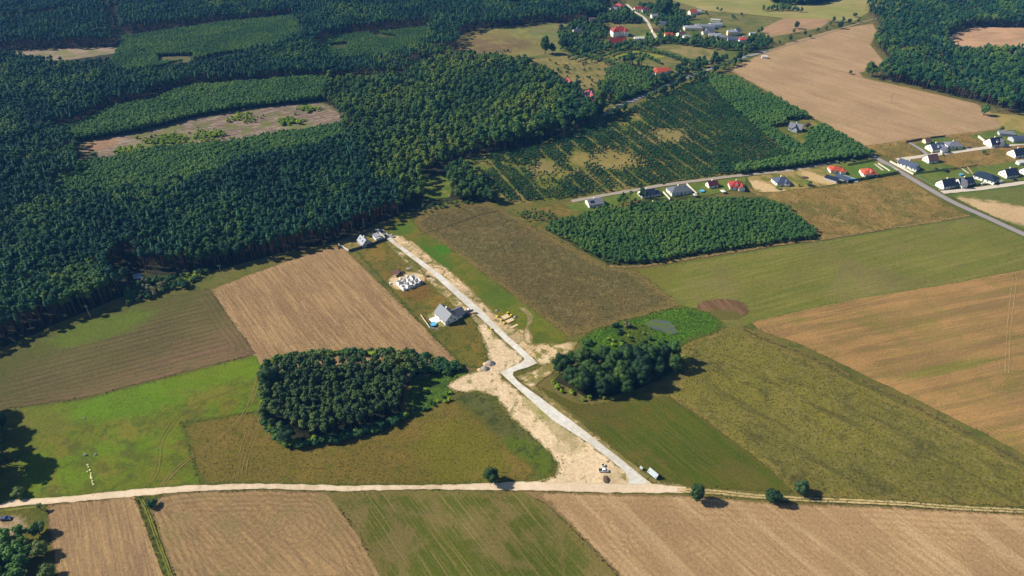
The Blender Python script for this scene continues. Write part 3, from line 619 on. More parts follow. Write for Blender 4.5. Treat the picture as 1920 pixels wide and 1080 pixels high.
# ------------------------------------------------------------------ trees
def DL(c, k):
    l = lin(c); return (l[0] * k, l[1] * k, l[2] * k * .85, 1.0)
def leaf_mat(name, c, c2, reg=.02):
    t = NT(name, .75, .2)
    oi = t.n.new('ShaderNodeObjectInfo')
    big = t.noise(t.mapping(0), reg, 3.0, .6)
    fine = t.noise(t.mapping(0), 1.1, 3.0, .6)
    f = t.math('ADD', t.math('MULTIPLY', oi.outputs['Random'], .62), t.math('ADD', t.mr(big, .35, .65, -.15, .35), t.mr(fine, .3, .7, -.12, .12)), True)
    r = t.n.new('ShaderNodeValToRGB'); t.l.new(f, r.inputs[0])
    e = r.color_ramp.elements
    e[0].position = 0; e[0].color = DL(c[0], KLEAF)
    e[1].position = 1; e[1].color = DL(c[-1], KLEAF)
    for i, cc in enumerate(c[1:-1]):
        x = e.new((i + 1) / (len(c) - 1)); x.color = DL(cc, KLEAF)
    m = t.color(r.outputs[0])
    tr = t.n.new('ShaderNodeBsdfTranslucent'); t.l.new(r.outputs[0], tr.inputs[0])
    ms = t.n.new('ShaderNodeMixShader'); ms.inputs[0].default_value = .3
    out = t.n['Material Output']; t.l.new(t.b.outputs[0], ms.inputs[1]); t.l.new(tr.outputs[0], ms.inputs[2]); t.l.new(ms.outputs[0], out.inputs[0])
    return m
KLEAF = 1.0
M_pine = leaf_mat('pine_needles', [(24, 62, 54), (32, 72, 58), (42, 84, 62), (56, 96, 60), (80, 112, 56)], None)
M_broad = leaf_mat('broad_leaves', [(36, 70, 46), (48, 84, 48), (64, 98, 50), (86, 114, 50), (114, 130, 50)], None)
M_wood = leaf_mat('mixed_wood_leaves', [(46, 78, 46), (64, 96, 46), (86, 112, 48), (104, 124, 48), (130, 134, 48)], None, .012)
M_grove = leaf_mat('grove_leaves', [(54, 78, 50), (68, 92, 52), (84, 104, 56), (104, 120, 60), (110, 118, 74)], None)
M_dark = leaf_mat('oak_leaves', [(36, 60, 42), (44, 70, 40), (54, 80, 40), (66, 92, 40), (84, 102, 48)], None)
M_young = leaf_mat('young_needles', [(60, 96, 50), (72, 108, 54), (88, 120, 56), (106, 130, 58)], None)
M_sap = leaf_mat('sapling_leaves', [(30, 66, 42), (38, 78, 44), (50, 90, 46), (70, 104, 48)], None, .03)
M_shrub = leaf_mat('shrub_leaves', [(98, 124, 30), (118, 142, 32), (138, 160, 36), (156, 170, 46)], None)
M_brown = leaf_mat('willow_leaves', [(92, 92, 70), (104, 104, 74), (112, 116, 76)], None)
M_purple = leaf_mat('purple_leaves', [(60, 46, 62), (70, 54, 72)], None)
M_bark = plain('bark', (92, 80, 66), .9)
M_bark_pine = plain('pine_bark', (120, 88, 66), .9)

ICO = None
def ico():
    global ICO
    if ICO is None:
        b = bmesh.new(); bmesh.ops.create_icosphere(b, subdivisions=1, radius=1)
        ICO = ([v.co.copy() for v in b.verts], [[v.index for v in f.verts] for f in b.faces]); b.free()
    return ICO
def rdir(r, up=-0.4):
    while True:
        v = Vector((r.uniform(-1, 1), r.uniform(-1, 1), r.uniform(up, 1)))
        if 0.05 < v.length <= 1: return v.normalized()
def crown_blobs(mb, blobs, r, leaf, dens, m=0):
    """irregular leafy masses: a rough core per limb and many leaf-spray faces round it"""
    iv, jf = ico()
    for c, rad, sq in blobs:
        n = len(mb.v)
        k = [r.uniform(.72, .98) for _ in iv]
        for v, q in zip(iv, k):
            mb.v.append((c.x + v.x * rad * q, c.y + v.y * rad * q, c.z + v.z * rad * q * sq))
        for f in jf: mb.f.append([i + n for i in f]); mb.m.append(m)
        cnt = int(dens * rad * rad * 4 * math.pi / (leaf * leaf))
        for _ in range(cnt):
            d = rdir(r)
            p = c + Vector((d.x, d.y, d.z * sq)) * rad * r.uniform(.86, 1.16)
            if any((p - c2).length < r2 * .72 for c2, r2, _s in blobs if c2 is not c): continue
            nn = (d + Vector((r.uniform(-1, 1), r.uniform(-1, 1), r.uniform(-.5, 1))) * .38).normalized()
            u = nn.orthogonal().normalized(); w = nn.cross(u)
            a = r.uniform(0, 6.28); u, w = u * math.cos(a) + w * math.sin(a), w * math.cos(a) - u * math.sin(a)
            s = leaf * r.uniform(.5, 1.1)
            n = len(mb.v)
            mb.v += [tuple(p + u * s * .7), tuple(p + w * s * .55 + nn * s * .15), tuple(p - u * s * .6), tuple(p - w * s * .5 - nn * s * .1)]
            mb.f.append([n, n + 1, n + 2, n + 3]); mb.m.append(m)
def broad_parts(seed, R_, H_, base, nb=16, leaf=.62, dens=.5, sq=.85, leafm=None, top=1.0):
    """(trunk builder, crown builder) for a broadleaf tree of crown radius R_ and height H_"""
    r = random.Random(seed)
    tr = MB()
    tr.tube([(0, 0, -.2), (r.uniform(-.1, .1), .1, H_ * .25), (r.uniform(-.3, .3), r.uniform(-.3, .3), H_ * .6)], [.05 * R_ + .12, .04 * R_ + .08, .06], 6)
    zc = (H_ + base) / 2; hz_ = (H_ - base) / 2
    blobs = []
    for i in range(nb):
        d = rdir(r, -.75)
        q = r.uniform(.45, .72)
        c = Vector((d.x * R_ * q, d.y * R_ * q, zc + d.z * hz_ * q * top))
        blobs.append((c, R_ * r.uniform(.26, .42), sq))
    blobs.append((Vector((0, 0, zc)), R_ * .55, hz_ / R_))
    for i in range(5):
        c = blobs[i][0]
        tr.tube([(0, 0, H_ * .25 + i * .2), tuple(c * .5 + Vector((0, 0, H_ * .2))), tuple(c)], [.1, .07, .03], 4, cap=False)
    cr = MB(); crown_blobs(cr, blobs, r, leaf, dens)
    return tr, cr
def pine_parts(seed, R_, H_, base, tiers=9, spread=1.0, rnd_top=.25):
    r = random.Random(seed)
    tr = MB(); tr.tube([(0, 0, -.2), (0, .05, H_ * .5), (.1, 0, H_ * .93)], [.22, .16, .04], 6)
    cr = MB()
    for i in range(tiers):
        f = i / (tiers - 1)
        z = base + (H_ - base) * f * .96
        rr = R_ * ((1 - f) ** (.62)) * r.uniform(.8, 1.12) + .22
        if i == 0: rr *= .8
        nb = max(5, int(8 * rr / R_) + 3)
        a0 = r.uniform(0, 6.28)
        cx, cy = r.uniform(-.15, .15), r.uniform(-.15, .15)
        h = (H_ - base) / tiers
        # dark core cone
        n = len(cr.v); cr.v.append((cx, cy, z + h * 1.1))
        for j in range(6): cr.v.append((cx + rr * .55 * math.cos(a0 + j * 1.05), cy + rr * .55 * math.sin(a0 + j * 1.05), z - h * .3))
        for j in range(6): cr.f.append([n, n + 1 + j, n + 1 + (j + 1) % 6]); cr.m.append(0)
        for j in range(nb):
            a = a0 + 6.283 * j / nb + r.uniform(-.25, .25)
            L = rr * r.uniform(.75, 1.2)
            wd = L * r.uniform(.3, .45) + .12
            ca, sa = math.cos(a), math.sin(a)
            zt = z + r.uniform(-.25, .35) * h - L * .12
            n = len(cr.v)
            cr.v += [(cx + ca * .1, cy + sa * .1, z + h * .75), (cx + ca * L * .65 - sa * wd, cy + sa * L * .65 + ca * wd, zt + h * .12),
                     (cx + ca * L, cy + sa * L, zt), (cx + ca * L * .65 + sa * wd, cy + sa * L * .65 - ca * wd, zt + h * .12), (cx + ca * L * .6, cy + sa * L * .6, zt + h * .42)]
            cr.f += [[n, n + 1, n + 4], [n + 1, n + 2, n + 4], [n + 2, n + 3, n + 4], [n + 3, n, n + 4]]; cr.m += [0] * 4
    return tr, cr

class Proto:
    def __init__(s, kind, tr, cr, leaf, bark, R_, H_):
        s.kind, s.R, s.H = kind, R_, H_
        s.trunk = tr.mesh('trunk', bark); s.crown = cr.mesh('crown', leaf)
        j = MB(); j.v = list(tr.v); j.f = list(tr.f); j.m = [1] * len(tr.f)
        n = len(j.v); j.v += cr.v; j.f += [[i + n for i in f] for f in cr.f]; j.m += [0] * len(cr.f)
        s.joined = j.mesh(kind, [leaf, bark])
PRO = {}
def protos(key, lst): PRO[key] = lst
protos('pine', [Proto('pine_tree', *broad_parts(10 + i, 2.15 + .2 * (i % 3), 16 + i % 3 * .6, 10.8 + i % 2 * .5, 10, .45, .55, .9), M_pine, M_bark_pine, 2.2, 17) for i in range(4)]
       + [Proto('pine_tree', *pine_parts(16 + i, 2.2, 16.6, 9.5, 7), M_pine, M_bark_pine, 2.2, 18) for i in range(1)])
protos('broad', [Proto('broadleaf_tree', *broad_parts(30 + i, 3.2, 14.5 + i % 2, 6.0, 14, .55, .46), M_broad, M_bark, 3.6, 14) for i in range(4)])
protos('garden', [Proto('broadleaf_tree', *broad_parts(230 + i, 3.5, 9.5 + i % 2, .8, 18, .5, .5), M_broad, M_bark, 3.5, 10) for i in range(4)])
protos('wood', [Proto('broadleaf_tree', *broad_parts(130 + i, 2.9, 13.5 + i % 2, 6.0, 12, .55, .46), M_wood, M_bark, 3.2, 13) for i in range(4)])
protos('oak', [Proto('broadleaf_tree', *broad_parts(50 + i, 4.7, 12.0 + i % 2, 1.2, 34, .42, .5), M_dark, M_bark, 4.8, 12.5) for i in range(4)])
protos('grove', [Proto('broadleaf_tree', *broad_parts(70 + i, 2.2, 11, 5.4, 11, .42, .52, .95), M_grove, M_bark, 2.1, 12) for i in range(4)])
protos('young', [Proto('young_tree', *broad_parts(90 + i, 1.65, 4.3 + i % 2 * .4, .9, 9, .4, .5, .85), M_young, M_bark, 1.6, 5) for i in range(4)])
protos('sapling', [Proto('young_tree', *broad_parts(190 + i, 1.6, 4.3 + i % 2 * .4, .6, 9, .4, .5, .85), M_sap, M_bark, 1.6, 5) for i in range(4)])
protos('shrub', [Proto('shrub', *broad_parts(110 + i, 1.7, 2.6, .1, 9, .4, .45), M_shrub, M_bark, 1.7, 2.6) for i in range(3)])
protos('willow', [Proto('shrub', *broad_parts(120 + i, 2.4, 3.6, .1, 12, .45, .5), M_brown, M_bark, 2.4, 3.6) for i in range(2)])
protos('dshrub', [Proto('shrub', *broad_parts(125 + i, 2.0, 3.2, .1, 10, .4, .5), M_broad, M_bark, 2.0, 3.2) for i in range(3)])
protos('lone', [Proto('broadleaf_tree', *broad_parts(140 + i, 3.9, 8.8, .7, 34, .5, .62, .95), M_dark, M_bark, 3.9, 8.8) for i in range(2)]
       + [Proto('broadleaf_tree', *broad_parts(143, 3.6, 11, .8, 36, .5, .62, 1.0), M_dark, M_bark, 3.6, 11),
          Proto('broadleaf_tree', *broad_parts(144, 4.0, 8.0, .9, 20, .5, .4, .9), M_grove, M_bark, 4.0, 8)])

PTS = []      # dict of placed trees: kind, proto key, index, x, y, rot, scale, region
def scatter(poly_pix, mix, spacing, scale=(.85, 1.15), holes=(), region=None, dens=None, jitter=.42, rows=None, hjit=.12):
    poly = PP(poly_pix)
    hs = [PP(h) for h in holes]
    xs = [p[0] for p in poly]; ys = [p[1] for p in poly]
    if rows is None:
        gx, gy = np.meshgrid(np.arange(min(xs), max(xs), spacing), np.arange(min(ys), max(ys), spacing * .9))
        gx[::2] += spacing / 2
    else:
        an, sp2 = rows; ca, sa = math.cos(an), math.sin(an)
        cx, cy = sum(xs) / len(xs), sum(ys) / len(ys)
        L = max(max(xs) - min(xs), max(ys) - min(ys))
        u, v = np.meshgrid(np.arange(-L, L, spacing), np.arange(-L, L, sp2))
        gx = cx + u * ca - v * sa; gy = cy + u * sa + v * ca
    gx = gx.ravel(); gy = gy.ravel()
    m = inside(gx, gy, poly); gx, gy = gx[m], gy[m]
    gx = gx + nr.uniform(-1, 1, gx.size) * spacing * jitter; gy = gy + nr.uniform(-1, 1, gy.size) * spacing * jitter
    for h in hs:
        m = ~inside(gx, gy, h); gx, gy = gx[m], gy[m]
    d = gy * ct + CAM_H * st
    px = 960 + FPX * gx / d; py = 540 - FPX * (gy * st - CAM_H * ct) / d
    m = (px > -170) & (px < 2090) & (py > -60) & (py < 1170); gx, gy = gx[m], gy[m]
    keys = [k for k, _ in mix]; ws = np.cumsum([w for _, w in mix]); ws = ws / ws[-1]
    for x, y in zip(gx.tolist(), gy.tolist()):
        if dens and rnd.random() > dens(x, y): continue
        # species come in clumps, not salt and pepper
        q = (mnoise.noise(Vector((x * .02, y * .02, 3.7))) * 1.1 + .5) * .6 + rnd.random() * .4
        k = keys[int(np.searchsorted(ws, min(.999, max(0, q))))]
        s = rnd.uniform(*scale) * (1 + .18 * mnoise.noise(Vector((x * .03, y * .03, 9.1))))
        PTS.append([k, rnd.randrange(len(PRO[k])), x, y, rnd.uniform(0, 6.28), s, region])
ND = lambda sc, th, z=0.0, hi=1.0, lo=0.0: (lambda x, y: hi if mnoise.noise(Vector((x * sc, y * sc, z))) > th else lo)

# upper left forest, stand by stand
SUBA = [(110, 350), (150, 318), (175, 312), (290, 290), (430, 276), (560, 256), (640, 240), (650, 275), (560, 300), (440, 328), (420, 345), (260, 372), (200, 380), (110, 386)]
scatter(SUBA, [('young', 1)], 2.6, (1.7, 2.1), (), 'belt')
clear = [(150, 268), (100, 250), (160, 235), (210, 205), (280, 195), (360, 165), (450, 160), (620, 148), (640, 215), (645, 238, 10), (560, 252, 12), (430, 272, 13), (280, 284, 13), (200, 306, 13), (150, 302, 10)]
scatter([(-300, 770), (0, 640), (60, 618), (140, 588), (205, 566), (236, 545), (250, 528), (285, 505), (330, 508), (395, 500), (420, 497), (520, 478), (640, 446), (700, 420), (745, 402), (752, 360), (700, 330, 16), (680, 250, 16), (650, 236, 14), (560, 250, 14), (430, 270, 14), (270, 284, 14), (200, 310, 14), (150, 306, 14), (60, 330, 16), (-300, 360, 16)],
        [('pine', .7), ('broad', .3)], 3.5, (.82, 1.12), [[(236, 480), (258, 480), (268, 512), (250, 528), (226, 540), (212, 525)], SUBA, [(236, 300, 12), (270, 296, 12), (272, 300, 12), (240, 306, 12)], [(250, 372), (420, 352), (520, 330), (640, 300), (640, 303), (520, 334), (420, 357), (250, 378)], [(610, 380), (625, 376), (640, 388), (615, 392)], [(95, 382), (135, 378), (140, 386), (98, 390)]], 'dark pine in the large forest above the ploughed field')
scatter([(-300, 360, 14), (60, 330, 14), (150, 306, 14), (140, 268), (90, 252), (160, 235), (210, 205), (280, 195), (360, 165), (450, 160), (620, 148), (640, 125), (600, 118), (575, 75), (520, 85, 10), (440, 98, 14), (390, 112, 14), (300, 122, 14), (235, 128, 14), (200, 112, 14), (120, 112, 14), (0, 116), (-300, 128)],
        [('pine', .55), ('broad', .3), ('wood', .15)], 4.2, (.85, 1.15), [[(262, 190), (390, 160), (400, 163), (300, 195)]], 'forest')
scatter([(96, 252), (160, 237), (212, 208), (282, 197), (362, 167), (452, 162), (618, 150), (600, 190), (470, 203), (370, 220), (260, 248), (152, 266)], [('young', 1)], 2.6, (1.5, 1.9), (), 'belt')
scatter([(228, 92), (232, 72), (330, 60), (400, 48), (470, 41), (550, 33), (574, 62), (520, 92), (420, 102), (330, 122), (240, 138), (204, 124)], [('young', 1)], 2.7, (1.15, 1.4), [[(296, 106), (364, 104), (364, 118), (298, 120)]], 'belt')
scatter([(-300, 118), (0, 97), (75, 93), (120, 91), (226, 89), (198, -60), (-400, -60)], [('pine', .85), ('broad', .15)], 4.6, (.85, 1.15),
        [[(-60, 52), (45, 42), (155, 24), (156, 29), (45, 49), (-60, 60)], [(194, 0), (202, 0), (228, 88), (218, 90)], [(-60, 22), (60, 14), (62, 18), (-60, 27)]], 'forest')
scatter([(206, -60), (232, 67), (300, 60), (400, 46), (470, 39), (550, 31), (620, 68), (720, 60), (812, 49), (800, 62), (806, 90), (850, 100), (866, 66), (905, 54), (960, 52), (1010, 42), (1060, 44), (1120, 34), (1150, 6), (1150, -60)],
        [('pine', .6), ('broad', .4)], 4.8, (.85, 1.15), [[(925, 10), (1050, 4), (1060, 12), (960, 22), (925, 18)], [(380, 8), (470, 2), (480, 6), (390, 14)], [(1060, 28), (1104, 22), (1106, 27), (1064, 33)]], 'forest')
scatter([(925, 10), (1050, 4), (1060, 12), (960, 22), (925, 18)], [('young', 1)], 3, (1, 1.3), (), 'belt')
scatter([(622, 70), (720, 62), (835, 50), (800, 84), (770, 104), (720, 120), (640, 132), (600, 118), (580, 80)], [('young', 1)], 2.5, (.9, 1.15), (), 'belt', ND(.03, -.3))
scatter([(560, 82), (602, 118), (640, 128), (700, 122), (770, 106), (800, 88), (850, 104), (800, 116), (770, 142), (660, 150), (620, 150)], [('wood', .5), ('pine', .5)], 4.6, (.7, 1.0), [[(768, 118), (812, 114), (806, 138), (770, 142)]], 'forest')
scatter([(768, 118), (812, 114), (806, 138), (770, 142)], [('young', 1)], 2.5, (.8, 1.1), (), 'belt')
scatter([(548, 32), (600, 38), (646, 64), (618, 74), (596, 86), (604, 118), (574, 78)], [('pine', .7), ('broad', .3)], 4.2, (.85, 1.1), (), 'forest')
# mixed wood, centre
scatter([(620, 152, 8), (700, 140, 8), (760, 142, 8), (812, 108, 8), (870, 104, 6), (940, 108, 6), (990, 122, 8), (1030, 132, 8), (1060, 154, 10), (1085, 168, 8), (1096, 176, 6), (1104, 200), (1132, 214), (1120, 225), (1098, 238), (1002, 270), (900, 290), (872, 300), (840, 312), (805, 325), (800, 372), (760, 392), (745, 404), (735, 345), (700, 330, 16), (640, 232, 14), (640, 218), (606, 192), (620, 152)],
        [('wood', .75), ('broad', .18), ('pine', .07)], 5.0, (.75, 1.2), [[(795, 335), (830, 332), (845, 352), (838, 366), (810, 368), (798, 362)]], 'wood')
scatter([(880, 290), (905, 262), (1000, 240), (1100, 200), (1128, 206), (1110, 232), (1002, 268), (900, 290)], [('broad', .7), ('oak', .3)], 7, (1.15, 1.5), (), 'wood')
scatter([(838, 330), (868, 322), (905, 345), (930, 385), (900, 372), (860, 378), (838, 366), (846, 350)], [('broad', .8), ('oak', .2)], 5.0, (.75, 1.05), (), 'dark tree of the wood edge beside the small grass glade')
scatter([(748, 402), (800, 372), (850, 376), (905, 376), (900, 381), (800, 398)], [('broad', .4), ('dshrub', .6)], 4.5, (.5, .8), (), 'wood')
# forest upper right
scatter([(1622, 150), (1645, 150), (1710, 164), (1830, 192), (1890, 216), (1925, 206), (2300, 300), (2300, -60), (1662, -60), (1645, 4), (1622, 20), (1640, 44), (1648, 60), (1636, 84), (1668, 122), (1640, 138)],
        [('broad', .6), ('pine', .2), ('wood', .2)], 5.2, (.8, 1.15), [[(1768, 82), (1780, 66), (1826, 50), (1920, 52), (2150, 58), (2150, 90, 12), (1920, 86, 12), (1850, 88, 12), (1790, 92, 10)], [(1890, 216), (1925, 206), (2300, 300), (2300, 330)]], 'forest')
scatter([(1442, 4), (1480, 10), (1520, 9), (1560, 2), (1560, -25), (1440, -25)], [('oak', 1)], 6.0, (.8, 1.1), (), 'forest')
# young stands by the houses
scatter([(1018, 430), (1058, 416), (1100, 404), (1130, 394), (1168, 390), (1200, 378, 3), (1300, 374, 3), (1380, 369, 3), (1430, 372, 3), (1470, 390), (1498, 412), (1534, 442), (1520, 450), (1480, 453), (1400, 465), (1290, 480), (1210, 495), (1142, 495), (1110, 480), (1085, 464), (1050, 446)],
        [('young', 1)], 2.7, (.85, 1.2), (), 'young tree in the dense square stand below the row of houses', rows=(AG, 2.6), jitter=.4)
scatter([(966, 398), (1000, 392), (1050, 396), (1062, 414), (1020, 428), (985, 418)], [('young', .5), ('dshrub', .5)], 4.0, (.5, .9), (), 'wood', ND(.05, -.05))
scatter([(1145, 392), (1160, 376), (1205, 372), (1215, 378), (1180, 396)], [('broad', 1)], 5.5, (.55, .75), (), 'wood')
# plantation with rows
PH = [[(1170, 286), (1200, 296), (1150, 320), (1108, 318), (1088, 300), (1130, 285)], [(1222, 240), (1290, 245), (1282, 258), (1240, 268), (1226, 256)], [(1000, 296), (1040, 292), (1050, 318), (1022, 330), (1002, 322)], [(1060, 274), (1095, 292), (1120, 316), (1092, 322), (1055, 300)], [(1175, 214), (1195, 210), (1200, 230), (1184, 238)]]
def plt_d(x, y):
    a = mnoise.noise(Vector((x * .022, y * .022, 1.3))); b = mnoise.noise(Vector((x * .11, y * .11, 4.0)))
    px, py, _d = Q(x, y)
    for hx, hy, rx, ry in ((1150, 303, 50, 17), (1255, 254, 34, 13), (1022, 312, 22, 17), (1086, 300, 26, 22), (1188, 222, 12, 12)):
        q = math.hypot((px - hx) / rx, (py - hy) / ry) + .45 * b + .3 * mnoise.noise(Vector((x * .3, y * .3, 8)))
        if q < .75: return .03
        if q < 1.05: return .35
    dens = .97 if px > 1210 + (py - 200) * .9 else .93
    u = -x * math.sin(APR) + y * math.cos(APR)
    if (u / 17.0) % 1.0 < .13 and px < 1330: return 0
    return dens if a + .6 * b > (-.34 if px < 1200 else -.7) else .15
scatter([(884, 304), (905, 294), (1010, 276), (1110, 234), (1200, 196), (1322, 146), (1440, 262), (1500, 310), (1400, 322), (1200, 350), (1062, 372), (955, 380), (918, 345)], [('sapling', 1)], 2.25, (.6, .9), (), 'young tree in the plantation', plt_d, rows=(APR, 2.5), jitter=.35)
scatter([(1322, 146), (1378, 148), (1426, 176), (1422, 188), (1366, 198), (1352, 186)], [('young', 1)], 2.8, (1.2, 1.5), (), 'belt')
scatter([(1370, 202), (1432, 186), (1440, 180), (1500, 214), (1518, 224), (1490, 242), (1470, 236), (1440, 240), (1500, 280), (1520, 240), (1545, 240), (1624, 288), (1600, 297), (1560, 303), (1500, 308), (1440, 262)], [('young', 1)], 2.9, (1.2, 1.6), [[(1468, 226), (1528, 224), (1532, 246), (1480, 250)]], 'belt')
scatter([(1380, 318), (1440, 308), (1520, 296), (1600, 294), (1640, 288), (1636, 293), (1560, 304), (1480, 316), (1380, 328)], [('young', 1)], 2.6, (1.2, 1.6), (), 'belt')
# village
vd = ND(.03, -.12, 5.0)
scatter([(1044, 66), (1075, 44), (1130, 18), (1180, 12), (1262, 14), (1280, 30), (1290, 52), (1262, 80), (1210, 90), (1150, 96), (1080, 104), (1052, 96)], [('garden', .7), ('oak', .15), ('dshrub', .15)], 5.8, (.6, 1.0), [[(1135, 44), (1196, 44), (1215, 60), (1208, 84), (1136, 84)], [(1196, 64), (1240, 54), (1236, 70), (1196, 70)], [(1172, 4), (1196, 14), (1226, 50), (1238, 78), (1226, 78), (1204, 44), (1170, 14)]], 'village', ND(.03, -.45, 5.0))
scatter([(1262, 64), (1300, 66), (1320, 76), (1384, 84), (1400, 76), (1424, 60), (1446, 84), (1420, 100), (1384, 98), (1330, 92), (1262, 84), (1246, 74)], [('garden', .9), ('oak', .1)], 6.2, (.6, .95), (), 'village')
scatter([(1262, 26), (1290, 34), (1300, 34), (1330, 26), (1330, 32), (1290, 40), (1270, 46)], [('garden', 1)], 7, (.5, .8), (), 'village', ND(.03, 0))
for side in (-9, 7, 15):
    L = [(1128, 220), (1160, 202), (1200, 184), (1270, 153), (1330, 131), (1378, 114)]
    for i in range(len(L) - 1):
        a, b = Vector(P(*L[i])), Vector(P(*L[i + 1])); n = Vector((-(b - a).y, (b - a).x)).normalized()
        if 1150 < L[i][0] < 1200 and side < 0: continue
        k = int((b - a).length / 7)
        for j in range(k):
            q = a + (b - a) * (j + rnd.uniform(-.3, .3)) / k + n * (side * rnd.uniform(.8, 1.5))
            PTS.append(['oak' if rnd.random() < .4 else 'garden', rnd.randrange(4), q.x, q.y, rnd.uniform(0, 6), rnd.uniform(.7, 1.05), 'village'])
scatter([(1132, 132), (1180, 122), (1240, 138), (1268, 150), (1200, 180), (1180, 165), (1140, 150)], [('young', .8), ('broad', .2)], 3.6, (1.0, 1.5), [[(1218, 124), (1262, 124), (1268, 138), (1225, 138)]], 'belt')
scatter([(1118, 168), (1140, 152), (1190, 168), (1200, 178), (1150, 198), (1130, 190)], [('garden', .6), ('dshrub', .4)], 4.6, (.5, .9), (), 'village')
for a, b in [((1064, 112), (1110, 94)), ((1078, 116), (1128, 98)), ((1108, 118), (1180, 92)), ((1136, 122), (1200, 104)), ((1190, 94), (1250, 104)), ((1182, 84), (1300, 122)), ((1066, 98), (1180, 130)), ((1200, 104), (1240, 122)), ((1260, 112), (1320, 122))]:
    A, B = Vector(P(*a)), Vector(P(*b)); k = int((B - A).length / 3)
    for j in range(k):
        q = A + (B - A) * j / k
        PTS.append(['young', rnd.randrange(4), q.x + rnd.uniform(-1, 1), q.y + rnd.uniform(-1, 1), rnd.uniform(0, 6), rnd.uniform(1.0, 1.5), 'belt'])
scatter([(1428, 18), (1470, 14), (1500, 20), (1502, 24), (1464, 20), (1430, 22)], [('garden', 1)], 6, (.6, .9), (), 'village')
# groves in the middle of the fields
scatter([(498, 795), (520, 820), (545, 830), (600, 824), (640, 812), (700, 800), (750, 776), (757, 740), (760, 716), (790, 706), (830, 700), (866, 698), (864, 688, 4), (830, 688, 4), (790, 680, 7), (764, 660, 10), (740, 654, 10), (650, 662, 10), (600, 658, 10), (530, 672, 10), (496, 692, 9)],
        [('grove', 1)], 3.3, (.8, 1.15), [[(506, 795), (530, 820), (560, 832), (560, 812), (530, 800)]], 'slim tree in the grove beside the brown stubble field')
scatter([(1036, 712), (1068, 732), (1102, 750), (1150, 744), (1205, 728), (1252, 708), (1284, 690), (1284, 668, 8), (1250, 640, 12), (1180, 640, 12), (1110, 650, 11), (1055, 668, 10), (1030, 692, 8)],
        [('oak', 1)], 6.6, (.75, 1.15), (), 'dark round-crowned tree in the grove below the pond')
scatter([(766, 770), (850, 735), (858, 745), (780, 782)], [('shrub', .5), ('dshrub', .5)], 3.6, (.5, .9), (), 'low bush in the wet grass beside the grove')
scatter([(775, 745), (800, 718), (862, 700), (884, 700), (850, 722), (846, 742)], [('shrub', .6), ('dshrub', .4)], 4.2, (.5, .9), (), 'low bush in the wet grass beside the grove', ND(.1, .0))
scatter([(770, 680), (800, 676), (850, 686), (868, 694), (840, 700), (780, 704), (762, 720), (758, 700)], [('dshrub', .6), ('willow', .4)], 3.4, (1.2, 1.9), (), 'low bush in the wet grass beside the grove')
scatter([(758, 704), (785, 694), (840, 694), (868, 690), (872, 700), (820, 704), (775, 716)], [('dshrub', .8), ('willow', .2)], 3.4, (.9, 1.4), (), 'low bush in the wet grass beside the grove')
scatter([(1084, 648), (1108, 622), (1150, 610), (1180, 612), (1160, 628), (1120, 640), (1110, 668), (1088, 664)], [('dshrub', .7), ('willow', .3)], 4.2, (.7, 1.1), (), 'bush on the wet ground around the pond', ND(.06, -.2))
scatter([(1180, 618), (1240, 632), (1266, 650), (1240, 660), (1180, 655), (1130, 660), (1130, 640)], [('shrub', .6), ('dshrub', .4)], 5.5, (.6, 1.0), (), 'bush on the wet ground around the pond')
scatter([(1232, 586), (1284, 577), (1326, 588), (1350, 606), (1330, 622), (1290, 630), (1272, 606)], [('shrub', .8), ('dshrub', .2)], 4.4, (.4, .8), (), 'bush on the wet ground around the pond', ND(.08, .3))
scatter([(1030, 712), (1058, 735), (1100, 757), (1150, 752), (1150, 746), (1100, 748), (1066, 730), (1040, 708)], [('shrub', .8), ('dshrub', .2)], 3.6, (.7, 1.2), (), 'bright bush along the lower edge of the pond grove')
scatter([(236, 548), (262, 528), (330, 520), (380, 508), (392, 512), (350, 540), (300, 552), (250, 572), (238, 566)], [('willow', .5), ('dshrub', .4), ('shrub', .1)], 3.8, (.8, 1.5), (), 'grey-green bush at the forest edge above the ploughed field')
for a, b, n in [((494, 700), (496, 790), 14), ((496, 790), (520, 826), 10), ((520, 826), (548, 836), 9), ((548, 836), (640, 824), 22), ((640, 824), (705, 806), 16), ((705, 806), (764, 780), 15), ((490, 694), (520, 676), 8), ((520, 676), (620, 664), 18), ((620, 664), (760, 664), 26), ((760, 664), (860, 690), 18)]:
    A, B = Vector(P(*a)), Vector(P(*b))
    for j in range(n):
        q = A + (B - A) * ((j + rnd.uniform(-.4, .4)) / n)
        PTS.append(['dshrub' if rnd.random() < .7 else 'shrub', rnd.randrange(3), q.x + rnd.gauss(0, .7), q.y + rnd.gauss(0, .7), rnd.uniform(0, 6), rnd.uniform(.9, 1.6), 'bushy margin of the stubble field grove'])
# left frame edge
scatter([(-170, 760), (-20, 778), (10, 810), (22, 850), (20, 890), (-20, 925), (-170, 940)], [('oak', .6), ('broad', .4)], 5.6, (1.0, 1.3), (), 'tall dark tree at the left edge of the bright green meadow')
scatter([(-120, 1018), (0, 1010), (36, 1004), (58, 1020), (52, 1070), (60, 1150), (-120, 1150)], [('young', 1)], 4.4, (1.6, 2.2), (), 'young conifer in the clump below the farmyard')
